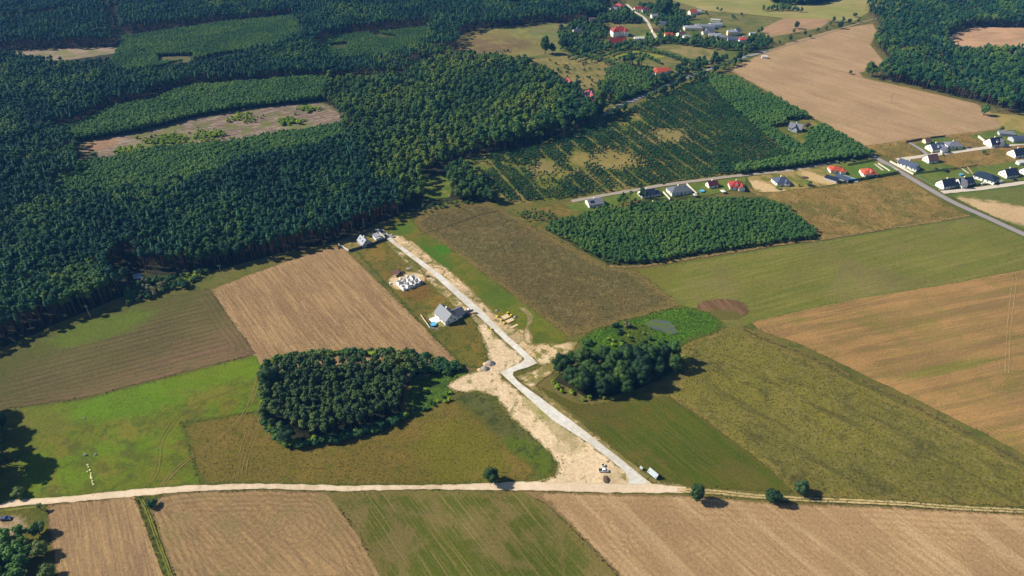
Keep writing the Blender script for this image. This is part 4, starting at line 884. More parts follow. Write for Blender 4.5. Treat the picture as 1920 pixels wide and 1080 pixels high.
# brush in the clear-cut
for px, py, n, spread, s in [(243, 282, 60, 6.5, .95), (312, 264, 90, 9, .95), (393, 256, 80, 8, .95), (457, 222, 60, 8, .85), (546, 229, 60, 5.5, 1.1), (580, 206, 46, 6, .95), (350, 250, 10, 14, .6), (280, 292, 22, 14, .6)]:
    X, Y = P(px, py)
    for i in range(n):
        PTS.append(['shrub', rnd.randrange(3), X + rnd.gauss(0, spread), Y + rnd.gauss(0, spread * .8), rnd.uniform(0, 6), s * rnd.uniform(.8, 1.5), 'bright green bush on the clear-cut inside the forest'])
for i in range(90):                                # bushes of the shrub meadow and its neighbour
    px, py = rnd.uniform(1000, 1145), rnd.uniform(112, 166)
    if inside(np.array([px]), np.array([py]), [(1000, 118), (1060, 108), (1130, 116), (1148, 124), (1128, 160), (1095, 168), (1060, 148), (1030, 128)])[0]:
        X, Y = P(px, py); PTS.append(['dshrub', rnd.randrange(3), X, Y, rnd.uniform(0, 6), rnd.uniform(.35, 1.1), 'dark bush on the dry meadow above the mixed wood'])
for i in range(26):
    X, Y = P(rnd.uniform(820, 960), rnd.uniform(96, 108)); PTS.append(['dshrub', rnd.randrange(3), X, Y, rnd.uniform(0, 6), rnd.uniform(.5, 1.1), 'dark bush on the dry meadow above the mixed wood'])

# lone trees: (px, py of the foot, proto key, index, scale, height scale, label, group)
FR = 'trees along the country road'
LONE = [
 (921, 903, 'lone', 0, 1.0, 1.0, 'single round dark tree above the dirt road at the foot of the ochre meadow', None),
 (1304, 938, 'lone', 2, 1.0, 1.0, 'tall oval dark tree on the field road just right of the road junction', None),
 (1446, 942, 'lone', 1, 1.0, .98, 'round dark tree on the lower side of the field road by the tan stubble', None),
 (1501, 926, 'lone', 3, 1.0, 1.0, 'looser, paler tree on the upper side of the field road by the rough meadow', None),
 (36, 930, 'lone', 3, .8, .8, 'small pale green tree beside the dirt road at the edge of the tall dark trees', None),
 (75, 1002, 'lone', 3, .95, 1.0, 'upper of the broad trees between farmyard grass and brown stubble', None),
 (78, 1040, 'lone', 3, 1.0, 1.0, 'middle broad tree between farmyard grass and brown stubble', None),
 (92, 1082, 'lone', 3, .95, .95, 'lowest broad tree between the conifer clump and brown stubble', None),
 (78, 957, 'grove', 3, .8, .5, 'small slim tree at the upper corner of the brown stubble field', None),
 (512, 735, 'oak', 1, 1.25, 1.05, 'big blue-green round tree at the upper left corner of the stubble grove', None),
 (541, 829, 'oak', 2, 1.0, .95, 'big dark round tree at the lower left corner of the stubble grove', None),
 (508, 790, 'oak', 0, .85, .9, 'dark round tree halfway down the left edge of the stubble grove', None),
 (1262, 676, 'garden', 1, 1.3, 1.1, 'tall loose grey-green tree at the upper right of the pond grove', None),
 (1278, 690, 'wood', 1, .9, .8, 'small feathery tree at the right end of the pond grove', None),
 (1844, 216, 'dshrub', 0, 2.4, 1.6, 'pale bushy tree at the corner of the far harvested field', None),
 (1627, 143, 'oak', 1, 1.2, 1.15, 'large dark round tree on the tip between the two far harvested fields', None),
 (1594, 139, 'garden', 2, .7, .7, 'small slim tree on the boundary of the far harvested fields', None),
 (1022, 101, 'oak', 3, 1.5, 1.2, 'largest dark round tree standing on the hill meadow', None),
 (1036, 100, 'oak', 0, 1.1, 1.0, 'smaller dark tree touching the largest round tree on the hill meadow', None),
 (983, 113, 'garden', 0, 1.0, .85, 'grey-green pointed tree between hill meadow and mixed wood', None),
 (1056, 92, 'oak', 2, 1.2, 1.1, 'dark tree at the right end of the hill meadow by the first village garden', None),
 (1247, 30, 'oak', 1, 1.9, 1.25, 'very large dark tree in the middle of the far village', None),
 (1240, 33, 'oak', 2, 1.4, 1.1, 'dark tree touching the very large village tree', None),
 (1196, 246, 'oak', 3, 1.6, 1.2, None, None),
 (1057, 262, 'broad', 1, 1.0, 1.3, 'slim pale poplar-like tree standing at the plantation side of the mixed wood', None),
 (974, 268, 'grove', 2, 1.2, .85, 'left slim pale conifer at the wood edge above the plantation', None),
 (991, 266, 'grove', 1, .9, .6, 'short slim tree beside the left pale conifer at the wood edge', None),
 (1125, 212, 'oak', 1, 1.6, 1.25, 'big dark tree by the road just below the pink-red farm roofs', None),
 (1515, 348, 'lone', 3, .8, .72, 'broad garden bush-tree in the plot between the grey hip roof and the orange roof', None),
 (1455, 355, 'shrub', 1, 1.1, 1.4, 'small olive tree at the corner of the sandy plot by the grey hip-roofed house', None),
 (1497, 350, 'shrub', 2, .8, 1.3, 'small brownish tree left of the broad garden bush-tree', None),
 (1568, 306, 'lone', 3, .55, .62, 'second small round tree in the strip between young stand and orange-roofed houses', None),
 (1552, 308, 'lone', 3, .5, .55, 'leftmost small round tree in the strip between young stand and orange-roofed houses', None),
 (1598, 303, 'lone', 3, .55, .62, 'rightmost small round tree in the strip between young stand and orange-roofed houses', None),
 (1582, 305, 'lone', 1, .4, .5, 'darkest small tree in the strip between young stand and orange-roofed houses', None),
 (1513, 241, 'PURPLE', 0, 1, 1, 'purple-leaved tree beside the grey house hidden in the young stand', None),
 (1843, 289, 'dshrub', 1, 1.0, 1.4, 'small dark tree in the heath plot between the two pale streets', None),
 (1768, 292, 'dshrub', 2, .6, 1.2, 'small dark bush at the roadside right of the brown-roofed house', None),
 (1876, 246, 'dshrub', 0, 1.2, 1.4, 'dark bush behind the steep dark roof at the upper right', None),
 (1770, 322, 'dshrub', 1, 1.3, .8, 'grey-green bushes in the garden below the brown-roofed house', None),
 (286, 950, 'dshrub', 2, 1.5, .8, 'dark bush beside the ditch on the dirt road', None),
 (1464, 316, 'dshrub', 0, .9, 1.6, 'small dark tree behind the grey hip-roofed house on the back street', None),
]
for i, (px, py) in enumerate([(1446, 78), (1460, 82), (1481, 75), (1488, 60), (1492, 52), (1508, 66), (1518, 70), (1533, 58), (1548, 54), (1556, 46), (1562, 40), (1574, 52), (1580, 40), (1592, 42), (1602, 30), (1608, 40), (1408, 96), (1424, 90), (1396, 104), (1385, 112)]):
    LONE.append((px, py + 2, rnd.choice(['garden', 'oak']), rnd.randrange(4), rnd.uniform(.6, .95), rnd.uniform(.75, 1.0), 'dark tree in the broken line along the country road beside the far harvested field', FR))
for i, (px, py) in enumerate([(1345, 19), (1352, 22), (1376, 36), (1373, 34), (1390, 30)]):
    LONE.append((px, py, 'garden', i % 4, .7, .8, 'small dark tree standing on the green meadow behind the grey village sheds', 'small trees behind the village sheds'))
protos('PURPLE', [Proto('broadleaf_tree', *broad_parts(160, 3.0, 6.5, .6, 14, .5, .5), M_purple, M_bark, 3, 6.5)])

NAMES = {'pine': 'pine_tree', 'broad': 'broadleaf_tree', 'garden': 'broadleaf_tree', 'wood': 'broadleaf_tree', 'oak': 'broadleaf_tree', 'grove': 'broadleaf_tree', 'lone': 'broadleaf_tree', 'PURPLE': 'broadleaf_tree', 'young': 'young_tree', 'sapling': 'young_tree', 'shrub': 'shrub', 'willow': 'shrub', 'dshrub': 'shrub'}
CATS = {'pine_tree': 'tree', 'broadleaf_tree': 'tree', 'young_tree': 'young tree', 'shrub': 'bush'}
def put_tree(key, idx, x, y, rot, s, sz, label, group, parts=True):
    p = PRO[key][idx % len(PRO[key])]
    nm = NAMES[key]
    if parts:
        o = empty(nm, (x, y, 0), rot)
        for part, me in (('trunk', p.trunk), ('crown', p.crown)):
            c = bpy.data.objects.new(part, me); link(c, o)
    else:
        o = link(bpy.data.objects.new(nm, p.joined)); o.location = (x, y, 0); o.rotation_euler = (0, 0, rot)
    o.scale = (s, s, s * sz)
    return tag(o, label, CATS[nm], group)
for px, py, key, idx, s, sz, lab, grp in LONE:
    X, Y = P(px, py)
    if lab is None: continue
    put_tree(key, idx, X, Y, rnd.uniform(0, 6.28), s, sz, lab, grp)

VH = [(1160, 66), (1157, 82), (1198, 75), (1160, 15), (1150, 20), (1196, 20), (1211, 22), (1298, 27), (1309, 25), (1253, 69), (1276, 67), (1290, 57), (1302, 56), (1315, 54), (1328, 53), (1341, 50), (1341, 40), (1331, 60), (1339, 71), (1352, 73), (1371, 66), (1381, 64), (1375, 77), (1392, 79), (1411, 66), (1236, 137), (1246, 138), (1107, 188), (1100, 180), (1113, 196), (1067, 160), (1082, 62), (1226, 33), (1243, 47), (1228, 60), (1287, 72), (1322, 64), (1110, 40)]
VW = [P(*q) for q in VH]
def clear_of_houses(p):
    return not any(math.hypot(p[2] - x, p[3] - y) < 9 or (abs(p[2] - x * (p[3] / y)) < 8 and 0 < y - p[3] < 17) for x, y in VW)
PTS[:] = [p for p in PTS if p[3] < 650 or clear_of_houses(p)]
# nearest individuals of each kind, the rest as one mass per kind
LIM = {'pine_tree': 300, 'broadleaf_tree': 300 - sum(1 for L in LONE if NAMES[L[2]] == 'broadleaf_tree'), 'young_tree': 300, 'shrub': 285}
REG = {
 'bushy margin of the stubble field grove': ('dark bush on the margin of the grove below the brown stubble field', 'bushes round the stubble field grove'),
 'dark pine in the large forest above the ploughed field': ('dark green tree in the large pine forest along the ploughed field', 'trees on the near side of the large forest'),
 'young tree in the dense square stand below the row of houses': ('small green tree in the dense square stand below the row of houses', 'young trees of the dense square stand'),
 'slim tree in the grove beside the brown stubble field': ('slim olive-green tree within the grove at the foot of the brown stubble field', 'trees of the stubble field grove'),
 'dark round-crowned tree in the grove below the pond': ('dark round-crowned tree within the grove below the reedy pond', 'trees of the pond grove'),
 'tall dark tree at the left edge of the bright green meadow': ('tall dark tree shading the left edge of the bright green meadow', 'tall trees left of the bright green meadow'),
 'young conifer in the clump below the farmyard': ('bushy conifer in the clump at the bottom left corner below the farmyard', 'conifers below the farmyard'),
 'low bush in the wet grass beside the grove': ('low bush in the bright wet grass at the right end of the stubble grove', 'bushes in the wet grass'),
 'bush on the wet ground around the pond': ('bush on the bright green wet ground around the reedy pond', 'bushes around the pond'),
 'bright bush along the lower edge of the pond grove': ('bright green bush along the lower edge of the pond grove', 'bushes below the pond grove'),
 'grey-green bush at the forest edge above the ploughed field': ('grey-green bush at the forest edge by the stream above the ploughed field', 'bushes by the forest stream'),
 'bright green bush on the clear-cut inside the forest': ('bright green bush on the brown clear-cut inside the forest', 'bushes on the clear-cut'),
 'dark bush on the dry meadow above the mixed wood': ('dark bush dotted over the dry meadows above the mixed wood', 'bushes on the dry meadows'),
 'dark tree of the wood edge beside the small grass glade': ('dark tree at the wood edge beside the small grass glade', 'trees beside the grass glade'),
 'forest': ('dark tree deep in the far forest', 'trees of the far forest'), 'belt': ('slender tree in the taller young stands among the forests', 'trees of the taller young stands'),
 'wood': ('olive and yellow-green tree in the mixed wood beside the plantation', 'trees of the mixed wood'), 'village': ('dark tree among the far village houses', 'trees of the far village'),
 'young tree in the plantation': ('low dark green tree in the striped plantation', 'trees of the striped plantation'),
}
byk = {}
for p in PTS: byk.setdefault(NAMES[p[0]], []).append(p)
MASS = {'pine_tree': 'pine_forest', 'broadleaf_tree': 'broadleaf_woodland', 'young_tree': 'young_tree_stands', 'shrub': 'shrubbery'}
def depth_key(p):
    px, py, d = Q(p[2], p[3], 4)
    out = not (-10 < px < 1930 and -10 < py < 1100)
    return d + (1e5 if out else 0) - 6 * p[5]
def gn_scatter(name, pts, keys):
    protos_l = []
    coll = bpy.data.collections.new(name + '_kinds')
    start = {}
    cnt = 0
    for k in keys:
        start[k] = cnt
        for p in PRO[k]:
            o = bpy.data.objects.new('%03d_%s' % (cnt, name), p.joined); coll.objects.link(o); cnt += 1
    me = bpy.data.meshes.new(name)
    me.vertices.add(len(pts))
    co = np.array([(p[2], p[3], 0.0) for p in pts], np.float32)
    co[:, 2] = gzs(co[:, 0], co[:, 1])
    me.vertices.foreach_set('co', co.ravel())
    for an, ty, vals in (('rz', 'FLOAT', [p[4] for p in pts]), ('sc', 'FLOAT', [p[5] for p in pts]), ('idx', 'INT', [start[p[0]] + p[1] % len(PRO[p[0]]) for p in pts])):
        a = me.attributes.new(an, ty, 'POINT'); a.data.foreach_set('value', np.array(vals, np.float32 if ty == 'FLOAT' else np.int32))
    me.update()
    ob = link(bpy.data.objects.new(name, me))
    ng = bpy.data.node_groups.new(name, 'GeometryNodeTree')
    ng.interface.new_socket('Geometry', in_out='INPUT', socket_type='NodeSocketGeometry')
    ng.interface.new_socket('Geometry', in_out='OUTPUT', socket_type='NodeSocketGeometry')
    N, L = ng.nodes, ng.links
    gi, go = N.new('NodeGroupInput'), N.new('NodeGroupOutput')
    m2p = N.new('GeometryNodeMeshToPoints')
    iop = N.new('GeometryNodeInstanceOnPoints'); iop.inputs['Pick Instance'].default_value = True
    ci = N.new('GeometryNodeCollectionInfo'); ci.inputs['Collection'].default_value = coll
    ci.inputs['Separate Children'].default_value = True; ci.inputs['Reset Children'].default_value = True
    def at(n, ty):
        a = N.new('GeometryNodeInputNamedAttribute'); a.data_type = ty; a.inputs['Name'].default_value = n; return a.outputs['Attribute']
    cx = N.new('ShaderNodeCombineXYZ'); L.new(at('rz', 'FLOAT'), cx.inputs[2])
    L.new(gi.outputs[0], m2p.inputs[0]); L.new(m2p.outputs[0], iop.inputs['Points'])
    L.new(ci.outputs[0], iop.inputs['Instance']); L.new(at('idx', 'INT'), iop.inputs['Instance Index'])
    L.new(cx.outputs[0], iop.inputs['Rotation']); L.new(at('sc', 'FLOAT'), iop.inputs['Scale'])
    L.new(iop.outputs[0], go.inputs[0])
    md = ob.modifiers.new('scatter', 'NODES'); md.node_group = ng
    return tag(ob, kind='stuff')
def refine(lab, grp, x, y):
    """say which stretch of a long tree mass a tree stands in"""
    px, py, _ = Q(x, y)
    if grp.startswith('trees on the near side') or grp.startswith('broadleaf trees in the large'):
        w = 'pine' if 'dark green' in lab else 'broadleaf tree'
        for lim, where in ((60, 'at the left frame edge by the ploughed field'), (150, 'left of the pale power pole on the ploughed field'), (245, 'between the pale power pole and the forest stream'), (330, 'just right of the forest stream'),
                           (420, 'above the corner where ploughed and stubble fields meet'), (520, 'above the left half of the stubble field'), (640, 'above the right half of the stubble field'), (2000, 'behind the walled plot at the road end')):
            if px < lim: return '%s in the forest %s' % (('dark ' if w == 'pine' else 'lighter ') + w, where), '%ss %s' % (w, where)
    if grp == 'trees of the stubble field grove':
        h = 'left' if px < 580 else 'middle' if px < 680 else 'right'
        v = 'upper' if py < 735 else 'lower'
        return 'slim olive-green tree in the %s %s part of the grove below the stubble field' % (v, h), 'stubble grove trees, %s %s part' % (v, h)
    if grp == 'bushes round the stubble field grove':
        h = 'left' if px < 580 else 'middle' if px < 700 else 'right'; v = 'upper' if py < 735 else 'lower'
        return 'dark bush on the %s %s margin of the grove below the stubble field' % (v, h), 'stubble grove bushes, %s %s margin' % (v, h)
    if grp == 'young trees of the dense square stand':
        h = 'at the left end' if px < 1150 else 'left of the middle' if px < 1270 else 'right of the middle' if px < 1400 else 'at the right end'
        return 'small green tree %s of the dense square stand along its lower edge' % h, 'young stand trees %s' % h
    if grp == 'trees of the pond grove':
        h = 'left' if px < 1110 else 'middle' if px < 1190 else 'right'
        return 'dark round-crowned tree in the %s third of the grove below the reedy pond' % h, 'pond grove trees, %s third' % h
    return lab, grp
for kind, lst in byk.items():
    lst.sort(key=depth_key)
    for i, p in enumerate(lst[:LIM[kind]]):
        lab, grp = REG.get(p[6], (p[6], p[6]))
        if kind == 'broadleaf_tree' and grp == 'trees on the near side of the large forest': lab, grp = 'green broadleaf tree among the pines of the large forest along the ploughed field', 'broadleaf trees in the large pine forest'
        if kind == 'shrub' and 'tree' in lab: lab, grp = 'low dark bush at the wood edge beside the small grass glade', 'bushes beside the grass glade'
        lab, grp = refine(lab, grp, p[2], p[3])
        put_tree(p[0], p[1], p[2], p[3], p[4], p[5], 1.0, lab, grp, parts=(kind in ('pine_tree', 'broadleaf_tree') and i < 300))
    rest = lst[LIM[kind]:]
    if rest: gn_scatter(MASS[kind], rest, sorted({p[0] for p in rest}))
print('TREES', {k: len(v) for k, v in byk.items()})

# tufted weeds that give the rough meadows their relief
def tuft_mesh(seed, mat, h=.5, r_=.5, n=10):
    r = random.Random(seed); m = MB()
    for i in range(n):
        a = r.uniform(0, 6.28); d = r.uniform(0, r_); x, y = math.cos(a) * d, math.sin(a) * d
        a2 = r.uniform(0, 6.28); w = r.uniform(.12, .25); hh = h * r.uniform(.5, 1.1)
        lx, ly = r.uniform(-.2, .2), r.uniform(-.2, .2)
        m.add([(x - w * math.cos(a2), y - w * math.sin(a2), 0), (x + w * math.cos(a2), y + w * math.sin(a2), 0), (x + lx + w * .4, y + ly, hh), (x + lx - w * .4, y + ly, hh)], [(0, 1, 2, 3)])
    return m.mesh('tuft', mat)
def open_ground(x, y):
    ok = np.ones(np.shape(x), bool)
    for nm in ('village_road', 'dirt_road', 'pond', 'garden_paving', 'fenced_garden', 'lawn', 'building_plot_sand'):
        for poly in SHEETS[nm]: ok &= ~inside(x, y, poly)
    return ok
class TP: pass
def tufts(name, sheetname, mats, spacing, scale, dens=None, h=.5):
    key = name
    PRO[key] = []
    for i, mt in enumerate(mats):
        t = TP(); t.joined = tuft_mesh(i + len(name), mt, h); PRO[key].append(t)
    pts = []
    for poly in SHEETS[sheetname]:
        xs = [p[0] for p in poly]; ys = [p[1] for p in poly]
        gx, gy = np.meshgrid(np.arange(min(xs), max(xs), spacing), np.arange(min(ys), max(ys), spacing))
        gx = gx.ravel() + nr.uniform(-.5, .5, gx.size) * spacing; gy = gy.ravel() + nr.uniform(-.5, .5, gy.size) * spacing
        m = inside(gx, gy, poly) & open_ground(gx, gy); gx, gy = gx[m], gy[m]
        d = gy * ct + CAM_H * st
        px = 960 + FPX * gx / d; py = 540 - FPX * (gy * st - CAM_H * ct) / d
        m = (px > -60) & (px < 1980) & (py < 1130)
        for x, y in zip(gx[m].tolist(), gy[m].tolist()):
            if dens and rnd.random() > dens(x, y): continue
            pts.append([key, rnd.randrange(len(mats)), x, y, rnd.uniform(0, 6.28), rnd.uniform(*scale), None])
    gn_scatter(name, pts, [key])
wa = plain('straw_weed', (140, 126, 70), .9); wb = plain('olive_weed', (104, 102, 46), .9); wc = plain('dark_weed', (74, 72, 38), .9); wd_ = plain('green_weed', (84, 104, 34), .9)
nz = lambda s, t, z: (lambda x, y: .95 if mnoise.noise(Vector((x * s, y * s, z))) > t else .25)
tufts('dark_weed_tufts', 'weedy_dark_field', [wa, wb, wb, wc], 1.3, (.4, .8), nz(.3, -.1, 1), .35)
tufts('meadow_weed_tufts', 'rough_meadow', [wa, wb, wb, wc], 1.5, (.4, .9), nz(.25, 0, 2), .38)
tufts('ochre_grass_tufts', 'ochre_meadow', [plain('ochre_weed', (138, 116, 52), .9), wb, wd_], 1.7, (.4, .8), nz(.2, 0, 3), .28)
tufts('wetland_grass_tufts', 'wetland', [wd_, plain('reed_green', (92, 132, 22), .9), plain('sedge', (72, 106, 22), .9)], 1.4, (.5, .9), None, .6)
tufts('heath_tufts', 'heath_field', [wa, wb, plain('rust_weed', (136, 110, 60), .9), wc], 2.0, (.5, 1.0), nz(.15, 0, 4), .35)
tufts('verge_weed_tufts', 'sandy_strip', [wb, wd_, wa], 1.5, (.4, .8), nz(.25, .1, 5), .3)
tufts('plot_weed_tufts', 'plot_meadow', [wa, wb, wd_], 1.8, (.4, .8), nz(.2, 0, 6), .3)

def margin_weeds():
    """weeds along the seams between the fields"""
    PRO['margin_weeds'] = []
    for i, mt in enumerate((wa, wb, wd_, wc)):
        t = TP(); t.joined = tuft_mesh(200 + i, mt, .5); PRO['margin_weeds'].append(t)
    pts = []
    for nm in ('stubble_field', 'ploughed_field', 'bright_meadow', 'ochre_meadow', 'tan_field', 'green_field', 'heath_field', 'dark_green_field', 'brown_stubble_field', 'curved_track_field', 'striped_green_field', 'harvested_tan_field', 'ditch', 'sandy_ground', 'sandy_verge', 'rough_meadow', 'weedy_dark_field', 'plot_meadow', 'bare_patch', 'field_road', 'harvested_field'):
        for poly in SHEETS[nm]:
            for (x, y) in poly:
                px, py, d = Q(x, y)
                if not (-40 < px < 1960 and py < 1120 and d < 620): continue
                for _ in range(2):
                    if mnoise.noise(Vector((x * .08, y * .08, 2.2))) + rnd.uniform(-.3, .3) > -.05:
                        pts.append(['margin_weeds', rnd.randrange(4), x + rnd.gauss(0, .55), y + rnd.gauss(0, .55), rnd.uniform(0, 6.28), rnd.uniform(.35, .8), None])
    A = np.array([(p[2], p[3]) for p in pts]); pts = [p for p, k in zip(pts, open_ground(A[:, 0], A[:, 1])) if k]
    gn_scatter('margin_weeds', pts, ['margin_weeds'])
margin_weeds()
# ------------------------------------------------------------------ houses
KW = .8
def roofmat(name, c, rough=.55):
    t = NT(name, rough, .35)
    col = D(c, .62)
    tc = t.n.new('ShaderNodeTexCoord').outputs['Object']
    w = t.n.new('ShaderNodeTexBrick')
    t.l.new(tc, w.inputs['Vector']); w.inputs['Scale'].default_value = 1.0
    w.inputs['Brick Width'].default_value = .6; w.inputs['Row Height'].default_value = .35; w.inputs['Mortar Size'].default_value = .03
    a = tuple(v * 1.12 for v in col[:3]) + (1,); b = tuple(v * .85 for v in col[:3]) + (1,)
    w.inputs['Color1'].default_value = a; w.inputs['Color2'].default_value = b; w.inputs['Mortar'].default_value = tuple(v * .6 for v in col[:3]) + (1,)
    n = t.noise(tc, .5, 4, .6)
    return t.color(t.mix(t.mr(n, .35, .65, 0, .3), w.outputs[0], tuple(v * .8 for v in col[:3]) + (1,)))
RM = {'slate': roofmat('slate_roof', (112, 118, 130)), 'dark': roofmat('anthracite_roof', (44, 52, 74)), 'blue': roofmat('blue_grey_roof', (86, 96, 122)),
      'grey': roofmat('grey_roof', (134, 136, 148)), 'orange': roofmat('orange_roof', (206, 92, 58)), 'red': roofmat('red_roof', (178, 62, 50)),
      'pink': roofmat('crimson_roof', (200, 84, 86)), 'brown': roofmat('brown_roof', (128, 92, 86)), 'maroon': roofmat('maroon_roof', (98, 48, 62)),
      'tin': roofmat('pale_sheet_roof', (164, 168, 182), .4), 'white': roofmat('white_sheet_roof', (226, 224, 218), .5), 'dgreen': roofmat('dark_teal_roof', (34, 56, 76))}
WM = {'white': plain('white_render', (248, 244, 236), .85, KW, var=.03), 'cream': plain('cream_render', (238, 218, 180), .85, KW, var=.04), 'grey': plain('grey_render', (180, 182, 188), .85, KW, var=.04),
      'yellow': plain('yellow_render', (232, 200, 130), .85, KW, var=.04), 'wood': plain('wooden_wall', (120, 92, 66), .85, .6)}
M_frame = plain('white_frame', (235, 235, 235), .5, KW, var=.02)
M_glass = NT('window_glass', .08, .6); M_glass.color(D((40, 52, 70))); M_glass = M_glass.mat
M_door = plain('door_leaf', (86, 66, 54), .5, .6)
M_solar = NT('solar_glass', .12, .6); M_solar.color(D((28, 36, 66))); M_solar = M_solar.mat
M_conc = plain('concrete', (196, 190, 180), .9, .75)
M_fence_pale = plain('pale_fence', (214, 208, 196), .85, .75)
M_fence_dark = plain('dark_fence', (92, 92, 96), .8)
_wm = {}
def window_meshes(w, h):
    if (w, h) not in _wm:
        f = MB()
        t = .09
        for a in ((-w / 2, 0, -w / 2 + t, h), (w / 2 - t, 0, w / 2, h), (-w / 2 + t, 0, w / 2 - t, t), (-w / 2 + t, h - t, w / 2 - t, h), (-.03, t, .03, h - t)):
            f.box(a[0], -.05, a[1], a[2], .03, a[3])
        p = MB(); p.box(-w / 2 + t, -.015, t, -.03, .01, h - t); p.box(.03, -.015, t, w / 2 - t, .01, h - t)
        _wm[(w, h)] = (f.mesh('window', M_frame), p.mesh('pane', M_glass))
    return _wm[(w, h)]
def add_window(parent, x, y, z, rz, w=1.3, h=1.3):
    fm, pm = window_meshes(w, h)
    o = link(bpy.data.objects.new('window', fm), parent); o.location = (x, y, z); o.rotation_euler = (0, 0, rz)
    link(bpy.data.objects.new('pane', pm), o)
def roof_mesh(L, Wd, z, rh, typ, ov=.5, th=.22):
    m = MB(); a, b = L / 2 + ov, Wd / 2 + ov
    drop = ov * rh / (Wd / 2)
    if typ == 'gable':
        for s in (-1, 1):
            e = (0, s * b, z - drop); r_ = (0, 0, z + rh)
            vs = [(-a, e[1], e[2]), (a, e[1], e[2]), (a, 0, r_[2]), (-a, 0, r_[2])]
            vs2 = [(x, y, q + th) for x, y, q in vs]
            fs = [(0, 1, 2, 3), (7, 6, 5, 4), (0, 4, 5, 1), (1, 5, 6, 2), (2, 6, 7, 3), (3, 7, 4, 0)]
            if s > 0: fs = [f[::-1] for f in fs]
            m.add(vs + vs2, fs)
    elif typ == 'hip':
        k = max(.1, a - b)
        z0 = z - .1
        m.add([(-a, -b, z0), (a, -b, z0), (a, b, z0), (-a, b, z0), (-a, -b, z0 + th), (a, -b, z0 + th), (a, b, z0 + th), (-a, b, z0 + th), (-k, 0, z + rh), (k, 0, z + rh)],
              [(3, 2, 1, 0), (0, 1, 5, 4), (1, 2, 6, 5), (2, 3, 7, 6), (3, 0, 4, 7), (4, 5, 9, 8), (5, 6, 9), (6, 7, 8, 9), (7, 4, 8)])
    else:  # shed / flat
        m.add([(-a, -b, z), (a, -b, z), (a, b, z + rh), (-a, b, z + rh), (-a, -b, z + th), (a, -b, z + th), (a, b, z + rh + th), (-a, b, z + rh + th)],
              [(3, 2, 1, 0), (4, 5, 6, 7), (0, 1, 5, 4), (1, 2, 6, 5), (2, 3, 7, 6), (3, 0, 4, 7)])
    return m
def wall_mesh(L, Wd, z, rh, typ):
    m = MB(); a, b = L / 2, Wd / 2
    if typ == 'gable':
        m.add([(-a, -b, -.3), (a, -b, -.3), (a, b, -.3), (-a, b, -.3), (-a, -b, z), (a, -b, z), (a, b, z), (-a, b, z), (-a, 0, z + rh - .02), (a, 0, z + rh - .02)],
              [(3, 2, 1, 0), (0, 1, 5, 4), (1, 2, 6, 9, 5), (2, 3, 7, 6), (3, 0, 4, 8, 7), (4, 5, 9, 8), (6, 7, 8, 9)])
    elif typ == 'hip': m.box(-a, -b, -.3, a, b, z)
    else:
        m.add([(-a, -b, -.3), (a, -b, -.3), (a, b, -.3), (-a, b, -.3), (-a, -b, z), (a, -b, z), (a, b, z + rh), (-a, b, z + rh)],
              [(3, 2, 1, 0), (0, 1, 5, 4), (1, 2, 6, 5), (2, 3, 7, 6), (3, 0, 4, 7), (4, 5, 6, 7)])
    return m
